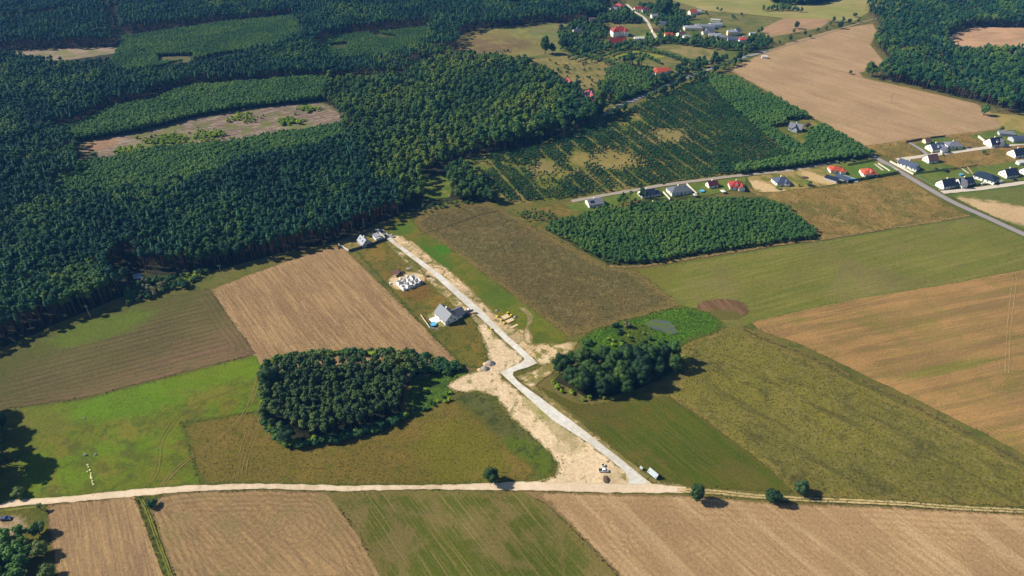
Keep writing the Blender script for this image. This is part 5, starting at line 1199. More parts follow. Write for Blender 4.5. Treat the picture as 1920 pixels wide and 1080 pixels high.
def house(px, py, L, Wd, rot, wh, rh, typ, roof, wall, label, name='house', cat='house', wings=(), chim=1, win=True, solar=0, dormer=0, sky=0, end_only=False, terrace=None, h0=0):
    X, Y = P(px, py, h0)
    o = empty(name, (X, Y, 0), rot)
    tag(o, label, cat)
    if px != 837: o.scale = (.9, .9, .93)
    wall_mesh(L, Wd, wh, rh, typ).build('wall', WM[wall], o)
    ro = roof_mesh(L, Wd, wh, rh, typ).build('roof', RM[roof], o)
    if chim:
        for k in range(chim):
            c = MB(); x = (k - .3) * L * .3 + .6; c.box(x - .35, .35, wh + rh * .4, x + .35, 1.0, wh + rh + .9); c.box(x - .45, .25, wh + rh + .9, x + .45, 1.1, wh + rh + 1.05)
            c.build('chimney', WM['grey' if k else 'white'] if roof != 'orange' else RM['brown'], ro)
    if win:
        n = max(2, int(L / 3.2))
        for s in (-1, 1):
            if s > 0 and end_only: continue
            for i in range(n):
                x = -L / 2 + (i + .5) * L / n
                if s < 0 and i == n // 2:
                    d = MB(); d.box(x - .55, -Wd / 2 - .06, 0, x + .55, -Wd / 2 + .04, 2.1); d.build('door', M_door, o); continue
                for st_ in range(int(max(1, wh // 2.8))):
                    add_window(o, x, s * (Wd / 2 + .04), .95 + st_ * 2.8, 0 if s < 0 else math.pi)
        for s in (-1, 1):
            if typ == 'gable' and rh > 2.6: add_window(o, s * (L / 2 + .04), 0, wh + .25, -math.pi / 2 if s < 0 else math.pi / 2)
            for y in (-Wd * .24, Wd * .24): add_window(o, s * (L / 2 + .04), y, .95, -math.pi / 2 if s < 0 else math.pi / 2)
    sl = math.atan2(rh, Wd / 2)
    for k in range(sky):
        x = -L * .25 + k * L * .5 / max(1, sky - 1) if sky > 1 else 0
        m = MB(); m.box(-.5, -.65, .24, .5, .65, .34); q = m.build('skylight', M_glass, ro)
        q.location = (x, -Wd * .25, wh + rh * .5); q.rotation_euler = (sl, 0, 0)
    for k in range(solar):
        m = MB(); m.box(-.85, -1.3, .26, .85, 1.3, .32); q = m.build('solar_panel', M_solar, ro)
        q.location = (-L * .3 + k * 1.85, -Wd * .25, wh + rh * .5); q.rotation_euler = (sl, 0, 0)
    for k in range(dormer):
        x = (k - (dormer - 1) / 2) * L * .4
        m = wall_mesh(3.0, 2.2, 1.2, .9, 'gable')
        q = m.build('dormer', WM[wall], ro); q.location = (x, -Wd * .27, wh + rh * .28); q.rotation_euler = (0, 0, math.pi / 2)
        r2 = roof_mesh(3.0, 2.2, 1.2, .9, 'gable', .25, .12).build('dormer_roof', RM[roof], o); r2.location = (x, -Wd * .27, wh + rh * .28); r2.rotation_euler = (0, 0, math.pi / 2)
    for (wx, wy, wl_, ww, wr, wwh, wrh, wt) in wings:
        q = wall_mesh(wl_, ww, wwh, wrh, wt).build('wing', WM[wall], o); q.location = (wx, wy, -.01); q.rotation_euler = (0, 0, wr)
        q2 = roof_mesh(wl_, ww, wwh, wrh, wt).build('wing_roof', RM[roof], o); q2.location = (wx, wy, -.01); q2.rotation_euler = (0, 0, wr)
        if win:
            for i in range(2):
                add_window(q, -wl_ * .25 + i * wl_ * .5, -ww / 2 - .04, .95, 0)
            add_window(q, wl_ / 2 + .04, 0, .95, math.pi / 2)
    if terrace:
        x0, y0, x1, y1 = terrace
        m = MB(); m.box(x0, y0, -.1, x1, y1, .14); m.build('terrace', WM['white'], o)
    return o
AS = ang((1690, 297), (1860, 275))
ASB = ang((1190, 358), (1400, 328))
AC = AR                          # houses square to the village road
h_ = house
# the house by the village road: main ridge along the road, lower wing towards it
h_(837, 596, 12.0, 9.0, AR, 2.7, 4.0, 'gable', 'slate', 'white', 'L-shaped slate-roofed house standing alone beside the new concrete road', chim=1, sky=0, terrace=(-5.0, -9.4, .6, -4.6),
   wings=[(1.8, 6.6, 6.5, 7.0, math.pi / 2, 2.5, 2.4, 'gable')])
h_(683, 458, 9, 6.5, AR, 2.7, 3.2, 'gable', 'tin', 'grey', 'small grey-roofed house inside the walled plot at the forest end of the road', sky=2)
h_(706, 447, 5, 4, AR, 2.3, .5, 'shed', 'tin', 'white', 'low white outbuilding inside the walled plot beside the road end', 'outbuilding', 'shed', chim=0, win=False)
# north-east settlement
h_(1752, 281, 15, 10, AS, 2.8, 3.6, 'gable', 'blue', 'white', 'blue-grey roofed house with wing, behind the brown-roofed house across the street', wings=[(4, -5, 8, 7, math.pi / 2, 2.8, 3.0, 'gable')], dormer=1)
h_(1785, 276, 15, 10, AS - .25, 2.8, 2.8, 'hip', 'grey', 'white', 'grey hip-roofed white house right of the blue-grey roofed house on the upper street', chim=1)
h_(1861, 272, 14, 10, AS, 2.9, 4.6, 'gable', 'dark', 'white', 'steep dark-roofed house with white gable and white side wall on the upper street', dormer=1, wings=[(5, -3, 6, 6, math.pi / 2, 2.8, 4, 'gable')])
h_(1904, 292, 12, 10, AS, 2.9, 4.4, 'gable', 'dark', 'white', 'dark-roofed white-gabled house below the upper street at its right end', sky=2)
h_(1743, 303, 10.5, 8.5, AS, 2.8, 4.2, 'gable', 'brown', 'white', 'brown-roofed house with white gable on the upper street')
h_(1702, 313, 17, 8.5, AR + .05, 2.7, 2.6, 'gable', 'blue', 'white', 'long blue-grey bungalow with a strip of solar panels by the street crossing', solar=0, wings=[(7, -2.5, 6, 7, 0, 2.7, 2.2, 'hip')])
h_(1772, 350, 13, 9.5, AS, 2.8, 4.4, 'gable', 'dark', 'white', 'leftmost dark-roofed white-gabled house on the lower pale street', sky=2, terrace=(-9.5, -4, -6.6, 4))
h_(1805, 346, 15, 8.5, AS, 2.8, 3.6, 'gable', 'dark', 'white', 'dark house with lower grey porch roof, second from the left on the lower street', wings=[(-4.5, -2.5, 8, 6, math.pi / 2, 2.8, 4.2, 'gable')])
h_(1847, 337, 18, 12, AR + .05, 2.8, 3.6, 'hip', 'dgreen', 'white', 'wide teal-black hip-roofed house on the lower street', chim=0)
h_(1889, 330, 13, 9.5, AS, 2.8, 4.2, 'gable', 'dark', 'white', 'dark-roofed white-gabled house right of the wide hip-roofed house', sky=1, wings=[(6, 1, 6, 7, math.pi / 2, 2.6, 3, 'gable')])
h_(1926, 326, 11, 9, AS, 2.8, 4.0, 'gable', 'dark', 'white', 'white-gabled house cut by the right frame edge on the lower street')
h_(1885, 254, 14, 7, AS - .5, 2.4, .6, 'shed', 'grey', 'grey', 'low grey carport roof at the upper right behind the steep dark roof', 'carport', 'shed', chim=0, win=False)
h_(1906, 264, 15, 8, AS - .1, 3.0, 1.6, 'gable', 'blue', 'grey', 'long blue-grey storage hall at the upper right edge', 'storage_hall', 'shed', chim=0, win=False)
h_(1912, 308, 7, 4, AS, 2.3, .4, 'shed', 'white', 'white', 'small white-roofed garden shed in the heath plot at the right edge', 'garden_shed', 'shed', chim=0, win=False)
h_(1736, 268, 6, 5, AS, 2.6, 2.0, 'gable', 'brown', 'cream', 'small cream building with reddish roof behind the blue-grey roofed house', 'garden_house', 'shed', chim=0, win=False)
# row along the back street
h_(1463, 344, 13, 11, ASB - .1, 2.8, 3.2, 'hip', 'blue', 'white', 'blue-grey hip-roofed house beside the sandy plot on the back street', wings=[(3, -4, 6, 5, math.pi / 2, 2.7, 2.4, 'hip')])
h_(1566, 322, 12, 9, ASB - .35, 2.7, 2.6, 'hip', 'orange', 'white', 'left orange-roofed house, at the bend of the back street', chim=0, wings=[(5, -3, 6, 5, math.pi / 2, 2.5, 1.8, 'hip')])
h_(1627, 328, 12, 11, ASB - .2, 2.9, 3.4, 'hip', 'orange', 'white', 'right orange-roofed house with paved drive to the street crossing', dormer=1, wings=[(-4, -2, 6, 5, 0, 2.7, 2.4, 'hip')])
h_(1558, 339, 11, 5, AR + .2, 2.2, .5, 'shed', 'dark', 'grey', 'long narrow dark shed on the bare plot left of the swimming pool', 'garden_shed', 'shed', chim=0, win=False)
h_(1578, 338, 12, 6, AR + .2, 2.4, .5, 'shed', 'blue', 'grey', 'long blue-grey shed directly beside the bright blue swimming pool', 'garden_shed', 'shed', chim=0, win=False)
h_(1114, 384, 13, 10, ASB, 2.8, 2.4, 'gable', 'grey', 'white', 'grey-roofed house with two dark roof panels at the left end of the row', solar=2)
h_(1212, 367, 13, 9, ASB, 2.8, 3.0, 'gable', 'dark', 'white', 'dark-roofed house with lower side garage left of the long hip-roofed house', wings=[(8.5, -1, 7, 6, 0, 2.4, 1.5, 'hip')])
h_(1272, 361, 19, 11, ASB, 2.9, 3.2, 'hip', 'slate', 'white', 'long slate hip-roofed white house in the middle of the row')
h_(1334, 350, 9, 6.5, ASB, 2.6, 2.6, 'gable', 'maroon', 'white', 'small maroon-roofed white house left of the bright red roof')
h_(1379, 352, 12, 10, ASB - .35, 2.8, 3.4, 'hip', 'red', 'white', 'bright red hip-roofed house at the right end of the row', dormer=1, wings=[(4, -4, 6, 5, math.pi / 2, 2.7, 2.4, 'gable')])
h_(1243, 343, 3.5, 3, ASB, 2.2, .8, 'gable', 'maroon', 'wood', 'tiny wooden shed across the back street behind the hip-roofed house', 'garden_shed', 'shed', chim=0, win=False) if False else None
# house in the young stand
h_(1491, 243, 13, 9, AR + .4, 2.8, 3.8, 'gable', 'grey', 'grey', 'grey house half hidden inside the young tree stand', wings=[(0, -4, 8, 6, math.pi / 2, 2.8, 3.2, 'gable')])
# farm by the road and the far village
AF = ang((1095, 168), (1114, 190))
h_(1107, 188, 17, 9, AF, 5.5, 3.4, 'gable', 'pink', 'white', 'crimson-roofed farmhouse with solar panels at the edge of the mixed wood', solar=5, wings=[(-11, 1, 8, 8, 0, 5, 2.8, 'hip'), (11, -1.5, 8, 8, 0, 4.6, 2.6, 'hip')], h0=0)
h_(1067, 160, 11, 6, AF, 5, 2.0, 'gable', 'pink', 'white', 'small crimson roof alone at the upper edge of the mixed wood', chim=0, win=False, name='barn', cat='barn')
h_(1236, 137, 18, 11, .12, 3.4, 3.6, 'hip', 'orange', 'white', 'wide orange-red roofed house in a clearing of the roadside trees', wings=[(9, 3, 12, 8, 0, 3.2, 2.8, 'hip'), (-4, -5, 8, 7, math.pi / 2, 3.2, 2.6, 'hip')])
h_(1160, 66, 22, 14, .25, 7, 5.5, 'hip', 'red', 'white', 'large red-roofed manor with pale blue shaded front in the village', wings=[(-8, -3, 10, 8, math.pi / 2, 7, 4.5, 'hip'), (8, -5, 8, 7, math.pi / 2, 7, 4, 'hip')], chim=2)
h_(1157, 82, 25, 10, .32, 3.6, 4.5, 'gable', 'red', 'grey', 'long deep-red barn roof just below the large manor', chim=0, name='barn', cat='barn', end_only=True)
h_(1198, 75, 14, 7, .1, 3, 1.6, 'gable', 'white', 'white', 'white-roofed outbuilding right of the long red barn', chim=0, name='outbuilding', cat='shed', win=False)
h_(1160, 15, 14, 10, -.4, 4, 3, 'hip', 'pink', 'cream', 'pale pink-roofed house at the top of the village lane', win=True)
h_(1150, 20, 10, 8, .2, 3, 2.4, 'gable', 'tin', 'white', 'small pale-roofed house left of the village lane near the top', win=False, chim=0)
h_(1196, 20, 12, 8, .1, 3.5, 3, 'gable', 'red', 'white', 'red-roofed cottage left of the purple-roofed house at the village top')
h_(1211, 22, 13, 9, .0, 3.5, 3.2, 'hip', 'maroon', 'white', 'purple-brown roofed house behind the village trees at the top')
h_(1298, 27, 12, 9, .3, 4, 3.2, 'gable', 'orange', 'white', 'orange-roofed house standing alone on the upper side of the village')
h_(1309, 25, 9, 6, -.3, 3.4, 2.4, 'gable', 'tin', 'white', 'small pale-roofed house touching the lone orange roof', win=False, chim=0)
h_(1253, 69, 11, 7, .1, 3.4, 2.4, 'gable', 'orange', 'yellow', 'small orange-roofed yellowish house among village trees', end_only=True)
h_(1276, 67, 11, 8, .5, 3.4, 2.4, 'gable', 'brown', 'white', 'white-gabled house left of the big grey village sheds', end_only=True)
h_(1298, 56, 26, 12, .05, 4.2, 2.2, 'hip', 'tin', 'cream', 'left one of the long grey village sheds', chim=0, name='farm_shed', cat='shed', end_only=True)
h_(1321, 53, 28, 13, -.05, 4.2, 2.0, 'hip', 'grey', 'white', 'middle long grey village shed with white front', chim=0, name='farm_shed', cat='shed', end_only=True)
h_(1341, 50, 18, 10, .2, 4.0, 1.6, 'gable', 'tin', 'white', 'right pale village shed beside the green meadow', chim=0, name='farm_shed', cat='shed', win=False)
h_(1341, 40, 14, 3, -.35, 2.6, .3, 'shed', 'white', 'white', 'narrow white roof at the upper edge of the grey village sheds', chim=0, name='trailer_shed', cat='shed', win=False)
h_(1331, 60, 12, 8, -.1, 3.4, 2.0, 'gable', 'blue', 'cream', 'small blue-grey roof between the big sheds and the lower village row', chim=0, win=False)
h_(1339, 71, 17, 10, -.15, 3.8, 2.6, 'gable', 'tin', 'yellow', 'grey-roofed yellowish building at the left of the lower village row', end_only=True)
h_(1352, 73, 14, 10, -.1, 3.6, 2.4, 'hip', 'grey', 'grey', 'grey hip roof in the middle of the lower village row', chim=0, end_only=True)
h_(1371, 66, 13, 8, .0, 5.5, 1.8, 'gable', 'tin', 'cream', 'cream two-storey house behind the lower village row', chim=1)
h_(1381, 64, 7, 8, .3, 5.5, 2.4, 'gable', 'blue', 'white', 'narrow white house touching the cream two-storey house', chim=0)
h_(1375, 77, 17, 10, -.15, 3.6, 2.2, 'gable', 'blue', 'grey', 'blue-grey roof left of the pink-roofed white house in the village', chim=0, end_only=True)
h_(1392, 79, 13, 9, .1, 4.2, 2.6, 'hip', 'pink', 'white', 'pink-roofed white house at the right end of the village')
h_(1411, 66, 10, 4, .1, 2.8, .6, 'shed', 'tin', 'white', 'low pale shed at the far right of the village houses', chim=0, name='farm_shed', cat='shed', win=False)
h_(1082, 62, 12, 8, .3, 3.4, 2.8, 'gable', 'blue', 'cream', 'blue-grey roof among trees left of the manor', win=False)
h_(1433, 109, 7, 4, -.2, 2.4, .4, 'shed', 'white', 'white', 'small white flat-roofed box at the upper corner of the far harvested field', chim=0, name='field_store', cat='shed', win=False)

h_(1226, 33, 10, 7, .3, 3.2, 2.4, 'gable', 'tin', 'white', 'small pale-roofed house below the two red and purple roofs of the village top', chim=0, win=False)
h_(1243, 47, 9, 7, -.2, 3.2, 2.4, 'gable', 'blue', 'white', 'small blue-roofed house beside the very large village tree', chim=0, win=False)
h_(1228, 60, 9, 6, .2, 3.0, 2.0, 'gable', 'brown', 'cream', 'small brown-roofed house at the village lane above the lawn', chim=0, win=False)
h_(1287, 72, 10, 7, .1, 3.2, 2.0, 'hip', 'tin', 'white', 'small pale hip-roofed house in front of the grey village sheds', chim=0, win=False)
h_(1322, 64, 9, 6, .2, 3.0, 2.0, 'gable', 'grey', 'white', 'little grey-roofed house between the big sheds and the yellowish building', chim=0, win=False)
h_(1110, 40, 9, 7, .1, 3.2, 2.2, 'gable', 'brown', 'white', 'brown-roofed cottage among trees at the forest side of the village', chim=0, win=False)
# unfinished house: bare white block walls without a roof
def unfinished():
    X, Y = P(767, 533)
    o = empty('unfinished_house', (X, Y, 0), AR + math.pi / 2); o.scale = (.82, .82, 1)
    tag(o, 'unfinished house of white block walls without a roof on sandy ground', 'house')
    blk = plain('white_blocks', (246, 244, 246), .9, KW, var=.06, scale=3)
    b = MB(); b.box(-8.6, -6.1, -.2, 8.6, 6.1, .12); b.build('floor_slab', M_conc, o)
    def w(x0, y0, x1, y1, h, gaps=()):
        n = max(1, int(math.hypot(x1 - x0, y1 - y0) / 1.9)); m = MB()
        dx, dy = (x1 - x0) / n, (y1 - y0) / n
        for i in range(n):
            hh = h if i not in gaps else .9
            hh += rnd.choice((0, 0, .25, -.5)) if i not in gaps else 0
            ax, ay, bx_, by_ = x0 + dx * i, y0 + dy * i, x0 + dx * (i + 1), y0 + dy * (i + 1)
            if abs(dx) > abs(dy): m.box(min(ax, bx_), ay - .15, .12, max(ax, bx_) - .001, ay + .15, hh)
            else: m.box(ax - .15, min(ay, by_), .12, ax + .15, max(ay, by_) - .001, hh)
        m.build('block_wall', blk, o)
    w(-8, -5.5, 8, -5.5, 2.6, (1, 4, 6)); w(-8, 5.5, 8, 5.5, 2.6, (2, 5)); w(-8.0, -5.3, -8.0, 5.3, 2.7, (2,)); w(8.0, -5.3, 8.0, 5.3, 2.4, (3,))
    w(-4, -5.3, -4, 0, 2.5, (1,)); w(0, -5.3, 0, 5.3, 2.6, (2,)); w(-7.8, .2, -.2, .2, 2.5, (1,)); w(4, .4, 4, 5.3, 2.5, ()); w(.2, 0.0, 7.8, 0.0, 2.5, (2,)); w(4.2, -5.3, 4.2, -.2, 2.2, (0,))
    m = MB(); m.box(3.0, -6.2, .9, 8.2, -5.8, 1.6); m.build('blue_tarpaulin', plain('tarpaulin', (60, 96, 150), .5), o)
    for i, (x, y) in enumerate([(-9.5, 7.5), (-2, 8.5), (3, 8.3)]):
        q = MB(); q.box(-.6, -.5, 0, .6, .5, .15); q.box(-.55, -.45, .15, .55, .45, 1.0)
        p_ = q.build('block_pallet', blk); a_ = AR + math.pi / 2
        p_.location = (X + x * math.cos(a_) - y * math.sin(a_), Y + x * math.sin(a_) + y * math.cos(a_), 0); p_.rotation_euler = (0, 0, a_ + .2 * i)
        tag(p_, ['stack of white blocks furthest left beside the unfinished house', 'stack of white blocks behind the middle of the unfinished house', 'stack of white blocks behind the right half of the unfinished house'][i], 'block pallet')
unfinished()
# canopy frame left of the unfinished house
X, Y = P(742, 516)
m = MB(); m.add([(-2.5, -2, 1.9), (2.5, -2, 1.9), (2.5, 2, 2.4), (-2.5, 2, 2.4), (-2.5, -2, 1.98), (2.5, -2, 1.98), (2.5, 2, 2.48), (-2.5, 2, 2.48)], [(3, 2, 1, 0), (4, 5, 6, 7), (0, 1, 5, 4), (1, 2, 6, 5), (2, 3, 7, 6), (3, 0, 4, 7)])
o = empty('building_site_shelter', (X, Y, 0), .5); tag(o, 'small brown flat-roofed site shelter left of the unfinished house', 'shelter')
m.build('roof', RM['brown'], o)
for sx in (-2.3, 2.3):
    for sy in (-1.8, 1.8): MB().tube([(sx, sy, 0), (sx, sy, 1.9 if sy < 0 else 2.35)], .07, 6).build('post', M_door, o)

# ------------------------------------------------------------------ vehicles
M_tyre = plain('tyre_rubber', (38, 38, 40), .9); M_rim = plain('wheel_rim', (170, 172, 176), .4, metal=.6)
M_lamp = plain('headlight_glass', (240, 238, 225), .2, .8); M_rear = plain('tail_light', (170, 30, 28), .3)
def carpaint(n, c): return plain(n + '_paint', c, .3, .75, spec=.6, var=.02)
CP = {'white': carpaint('white', (240, 240, 238)), 'dark': carpaint('dark', (40, 44, 54)), 'blue': carpaint('blue', (48, 70, 120)), 'silver': carpaint('silver', (170, 174, 180)), 'yellow': carpaint('yellow', (228, 196, 60)), 'green': carpaint('green', (90, 120, 60))}
def car(px, py, rot, col, label, kind='car'):
    X, Y = P(px, py); o = empty('car' if kind == 'car' else 'van', (X, Y, 0), rot)
    tag(o, label, 'car' if kind == 'car' else 'van')
    if kind == 'car':
        prof = [(-2.15, .45), (-2.15, .95), (-1.95, 1.02), (-1.2, 1.42), (.2, 1.45), (1.0, 1.0), (1.95, .88), (2.15, .7), (2.15, .4)]
    else:
        prof = [(-2.3, .45), (-2.3, 1.05), (-.45, 1.05), (-.4, 1.75), (.9, 1.78), (1.45, 1.1), (2.2, .98), (2.35, .75), (2.35, .4)]
    if kind == 'van': prof = [(-2.5, .45), (-2.5, 1.95), (-2.3, 2.05), (1.1, 2.05), (1.75, 1.2), (2.45, 1.0), (2.55, .7), (2.55, .4)]
    n = len(prof)
    vs = []
    for s in (-1, 1):
        for x, z in prof: vs.append((x, s * (.87 if z < 1.05 else .72), z))
    fs = [tuple(range(n)), tuple(range(2 * n - 1, n - 1, -1))] + [(i, i + n, (i + 1) % n + n, (i + 1) % n) for i in range(n)]
    fs = [f[::-1] if i > 1 else f for i, f in enumerate(fs)]
    b = MB(); b.add(vs, [f[::-1] for f in fs]); b.build('body', CP[col], o)
    g = MB()
    if kind == 'van':
        g.add([(1.18, -.68, 1.98), (1.18, .68, 1.98), (1.74, .74, 1.26), (1.74, -.74, 1.26)], [(0, 3, 2, 1)], M=Matrix.Translation((.04, 0, .03)))
        for s in (-1, 1): g.box(.1, s * .78 - .02, 1.25, 1.25, s * .78 + .02, 1.8)
    elif kind == 'pickup':
        g.add([(.93, -.66, 1.74), (.93, .66, 1.74), (1.42, .74, 1.14), (1.42, -.74, 1.14)], [(0, 3, 2, 1)], M=Matrix.Translation((.04, 0, .03)))
        for s in (-1, 1): g.box(-.3, s * .79 - .02, 1.15, .95, s * .79 + .02, 1.65)
        g.box(-2.2, -.7, 1.02, -.55, .7, 1.08)
    else:
        g.add([(.24, -.64, 1.43), (.24, .64, 1.43), (.96, .74, 1.03), (.96, -.74, 1.03)], [(0, 3, 2, 1)], M=Matrix.Translation((.03, 0, .03)))
        g.add([(-1.9, -.74, 1.05), (-1.9, .74, 1.05), (-1.24, .64, 1.42), (-1.24, -.64, 1.42)], [(0, 3, 2, 1)], M=Matrix.Translation((-.03, 0, .03)))
        for s in (-1, 1): g.box(-1.35, s * .79 - .02, 1.08, .55, s * .79 + .02, 1.36)
    g.build('windows', M_glass, o)
    wm = MB(); wm.tube([(0, -.1, 0), (0, .1, 0)], .33, 12); tm = wm.mesh('wheel', M_tyre)
    rm_ = MB(); rm_.tube([(0, -.115, 0), (0, .115, 0)], .19, 8); rmm = rm_.mesh('rim', M_rim)
    for x in (-1.35, 1.35):
        for y in (-.8, .8):
            w_ = link(bpy.data.objects.new('wheel', tm), o); w_.location = (x, y, .33)
            link(bpy.data.objects.new('rim', rmm), w_)
    for y in (-.62, .62):
        e = prof[-2][0]
        h = MB(); h.box(e - .08, y - .16, .66, e + .02, y + .16, .8); h.build('headlight', M_lamp, o)
        h = MB(); h.box(prof[0][0] - .02, y - .12, .75, prof[0][0] + .05, y + .12, .92); h.build('tail_light', M_rear, o)
    return o
car(1131, 884, R(-2), 'white', 'white pickup parked on the sandy ground beside the concrete road', 'pickup')
car(717, 436, AR, 'dark', 'dark car nearest the forest at the upper end of the concrete road')
car(724, 444, AR, 'dark', 'second dark car on the concrete road beside the walled plot')
car(735, 444, AR + .2, 'silver', 'silver car standing off the concrete road on the sand by the walled plot')
car(711, 450, ang((700, 452), (720, 446)), 'white', 'white van inside the walled plot near its gate', 'van')
car(879, 583, ang((870, 586), (885, 580)), 'white', 'white car on the forecourt of the slate-roofed house', 'car')
car(874, 592, ang((870, 594), (885, 588)), 'dark', 'dark car beside the wing of the slate-roofed house')
car(12, 974, R(8), 'blue', 'dark blue car on the farmyard grass at the left edge')
car(1817, 278, AS, 'blue', 'dark blue car on the heath plot beside the upper pale street')
car(1843, 346, AS, 'white', 'white car at the roadside in front of the teal-black hip roof')
car(1877, 343, AS, 'silver', 'silver van by the drive of the teal-black hip-roofed house', 'van')
car(1902, 338, AS, 'dark', 'dark car on the drive at the right end of the lower street')
car(1687, 304, AS, 'white', 'small white car near the street crossing by the solar bungalow')
car(1830, 347, AS + .1, 'silver', 'silver car in front of the dark house with grey porch roof')
# ------------------------------------------------------------------ pools
def pool(px, py, rad, label):
    X, Y = P(px, py); o = empty('garden_pool', (X, Y, 0)); tag(o, label, 'pool')
    n = 20; m = MB()
    ring = [(math.cos(6.2832 * i / n), math.sin(6.2832 * i / n)) for i in range(n)]
    vs = [(c * rad, s_ * rad, 0) for c, s_ in ring] + [(c * rad, s_ * rad, 1.1) for c, s_ in ring] + [(c * rad * .93, s_ * rad * .93, 1.1) for c, s_ in ring] + [(c * rad * .93, s_ * rad * .93, .2) for c, s_ in ring]
    fs = []
    for k in range(3): fs += [(k * n + i, k * n + (i + 1) % n, (k + 1) * n + (i + 1) % n, (k + 1) * n + i) for i in range(n)]
    fs.append(tuple(3 * n + i for i in range(n)))
    m.add(vs, fs); m.build('liner', plain('pool_liner', (90, 150, 200), .4), o)
    w_ = MB(); w_.add([(c * rad * .925, s_ * rad * .925, .98) for c, s_ in ring], [tuple(range(n))])
    t = NT('pool_water', .05, .5); t.color(D((110, 200, 235))); w_.build('water', t.mat, o)
pool(813, 610, 1.9, 'round above-ground pool beside the terrace of the slate-roofed house')
pool(1316, 360, 2.0, 'small round turquoise pool on the lawn right of the long hip-roofed house')
pool(1801, 329, 1.6, 'small round pool behind the dark house with grey porch roof')
X, Y = P(1594, 336)
o = empty('swimming_pool', (X, Y, 0), AR + .2); tag(o, 'bright blue rectangular swimming pool between the blue-grey shed and orange-roofed house', 'pool')
m = MB(); m.box(-6.5, -3, 0, 6.5, -2.6, .3); m.box(-6.5, 2.6, 0, 6.5, 3, .3); m.box(-6.5, -2.6, 0, -6.1, 2.6, .3); m.box(6.1, -2.6, 0, 6.5, 2.6, .3); m.build('edge_paving', M_conc, o)
t = NT('bright_pool_water', .05, .5); t.color(D((60, 170, 225))); m = MB(); m.add([(-6.1, -2.6, .2), (6.1, -2.6, .2), (6.1, 2.6, .2), (-6.1, 2.6, .2)], [(0, 1, 2, 3)]); m.build('water', t.mat, o)

# ------------------------------------------------------------------ fences, hedges
def fence(pts, h, mat, label, name='fence', seg=2.5, cat='fence', th=.06):
    W_ = [Vector(P(*p)) for p in pts]
    o = empty(name, (W_[0].x, W_[0].y, 0)); tag(o, label, cat)
    cache = {}
    for a, b in zip(W_[:-1], W_[1:]):
        L = (b - a).length; n = max(1, round(L / seg)); d = (b - a) / n; an = math.atan2(d.y, d.x); l_ = round(d.length, 2)
        key = l_
        if key not in cache:
            m = MB(); m.box(.08, -th / 2, .05, l_ - .08, th / 2, h); p_ = MB(); p_.box(-.07, -.07, 0, .07, .07, h + .1)
            cache[key] = (m.mesh('panel', mat), p_.mesh('post', mat))
        for i in range(n):
            q = a + d * i - W_[0]
            for nm, me in (('panel', cache[key][0]), ('post', cache[key][1])):
                f = link(bpy.data.objects.new(nm, me), o); f.location = (q.x, q.y, 0); f.rotation_euler = (0, 0, an)
fence([(635, 461), (654, 472)], 1.9, M_fence_pale, 'pale wall on the field side of the walled plot at the road end', 'garden_wall', 3.2, 'wall', .14)
fence([(654.5, 472.3), (690, 462), (726, 449.5)], 1.9, M_fence_dark, 'long dark fence along the lower side of the walled plot', 'garden_fence', 3.4)
fence([(635, 460.5), (668, 445), (698, 432), (704, 432)], 1.9, M_fence_dark, 'dark fence along the forest side of the walled plot', 'garden_fence', 3.4)
fence([(705, 433), (722, 448)], 1.7, M_fence_pale, 'pale fence between the walled plot and the concrete road', 'garden_wall', 3.2, 'wall', .14)
fence([(789, 592), (806, 616), (822, 619)], 1.3, M_fence_pale, 'light wire fence round the garden with the round pool', 'garden_fence', 3.0, 'fence', .03)
fence([(1668, 304), (1712, 328)], 1.6, M_fence_pale, 'white wall beside the asphalt street at the solar bungalow', 'garden_wall', 4, 'wall', .25)
fence([(1717, 330), (1765, 358)], 1.3, plain('mesh_fence', (88, 112, 96), .8), 'green fence along the asphalt street below the white wall', 'garden_fence', 4)
fence([(1833, 258), (1855, 275)], 2.0, M_fence_pale, 'white wall left of the steep dark-roofed house', 'garden_wall', 4, 'wall', .3)
fence([(1698, 268), (1728, 262)], 1.8, M_fence_dark, 'dark fence at the left behind the blue-grey roofed house', 'garden_fence', 4)
fence([(1744, 260), (1772, 257)], 1.8, M_fence_dark, 'dark fence above the bright lawn of the upper street', 'garden_fence', 4)
fence([(1243, 362), (1256, 376)], 1.6, M_fence_pale, 'pale wall between dark-roofed house and long hip-roofed house', 'garden_wall', 4, 'wall', .3)
fence([(1287, 347), (1306, 366)], 1.6, M_fence_pale, 'pale wall right of the long hip-roofed house', 'garden_wall', 4, 'wall', .3)
fence([(1812, 314), (1824, 328)], 1.4, plain('timber_fence', (170, 140, 104), .8), 'wooden fence between two gardens behind the lower street houses', 'garden_fence', 4)
fence([(1646, 308), (1668, 322)], 1.0, M_fence_pale, 'low pale fence of the orange-roofed corner plot along the asphalt street', 'garden_fence', 4)
def hedge(a, b, h, w, label):
    A, B = Vector(P(*a)), Vector(P(*b)); L = (B - A).length
    o = empty('hedge', ((A.x + B.x) / 2, (A.y + B.y) / 2, 0), math.atan2((B - A).y, (B - A).x)); tag(o, label, 'hedge')
    r = random.Random(int(L)); mb = MB(); bl = []
    n = max(2, int(L / 1.6))
    for i in range(n): bl.append((Vector((-L / 2 + (i + .5) * L / n, r.uniform(-.1, .1), h * .5)), w * .6, h / w * .8))
    crown_blobs(mb, bl, r, .35, .35); mb.build('foliage', M_dark, o)
hedge((1578, 344), (1684, 325), 2.2, 1.6, 'long clipped hedge below the orange-roofed house and its pool')
hedge((1588, 311), (1643, 301), 2.0, 1.4, 'hedge on the upper side of the orange-roofed corner plot')
hedge((1714, 327), (1790, 318), 1.8, 1.2, 'hedge below the solar bungalow and the brown-roofed house')
hedge((1790, 318), (1832, 311), 1.6, 1.0, 'thin hedge continuing right behind the lower street gardens')
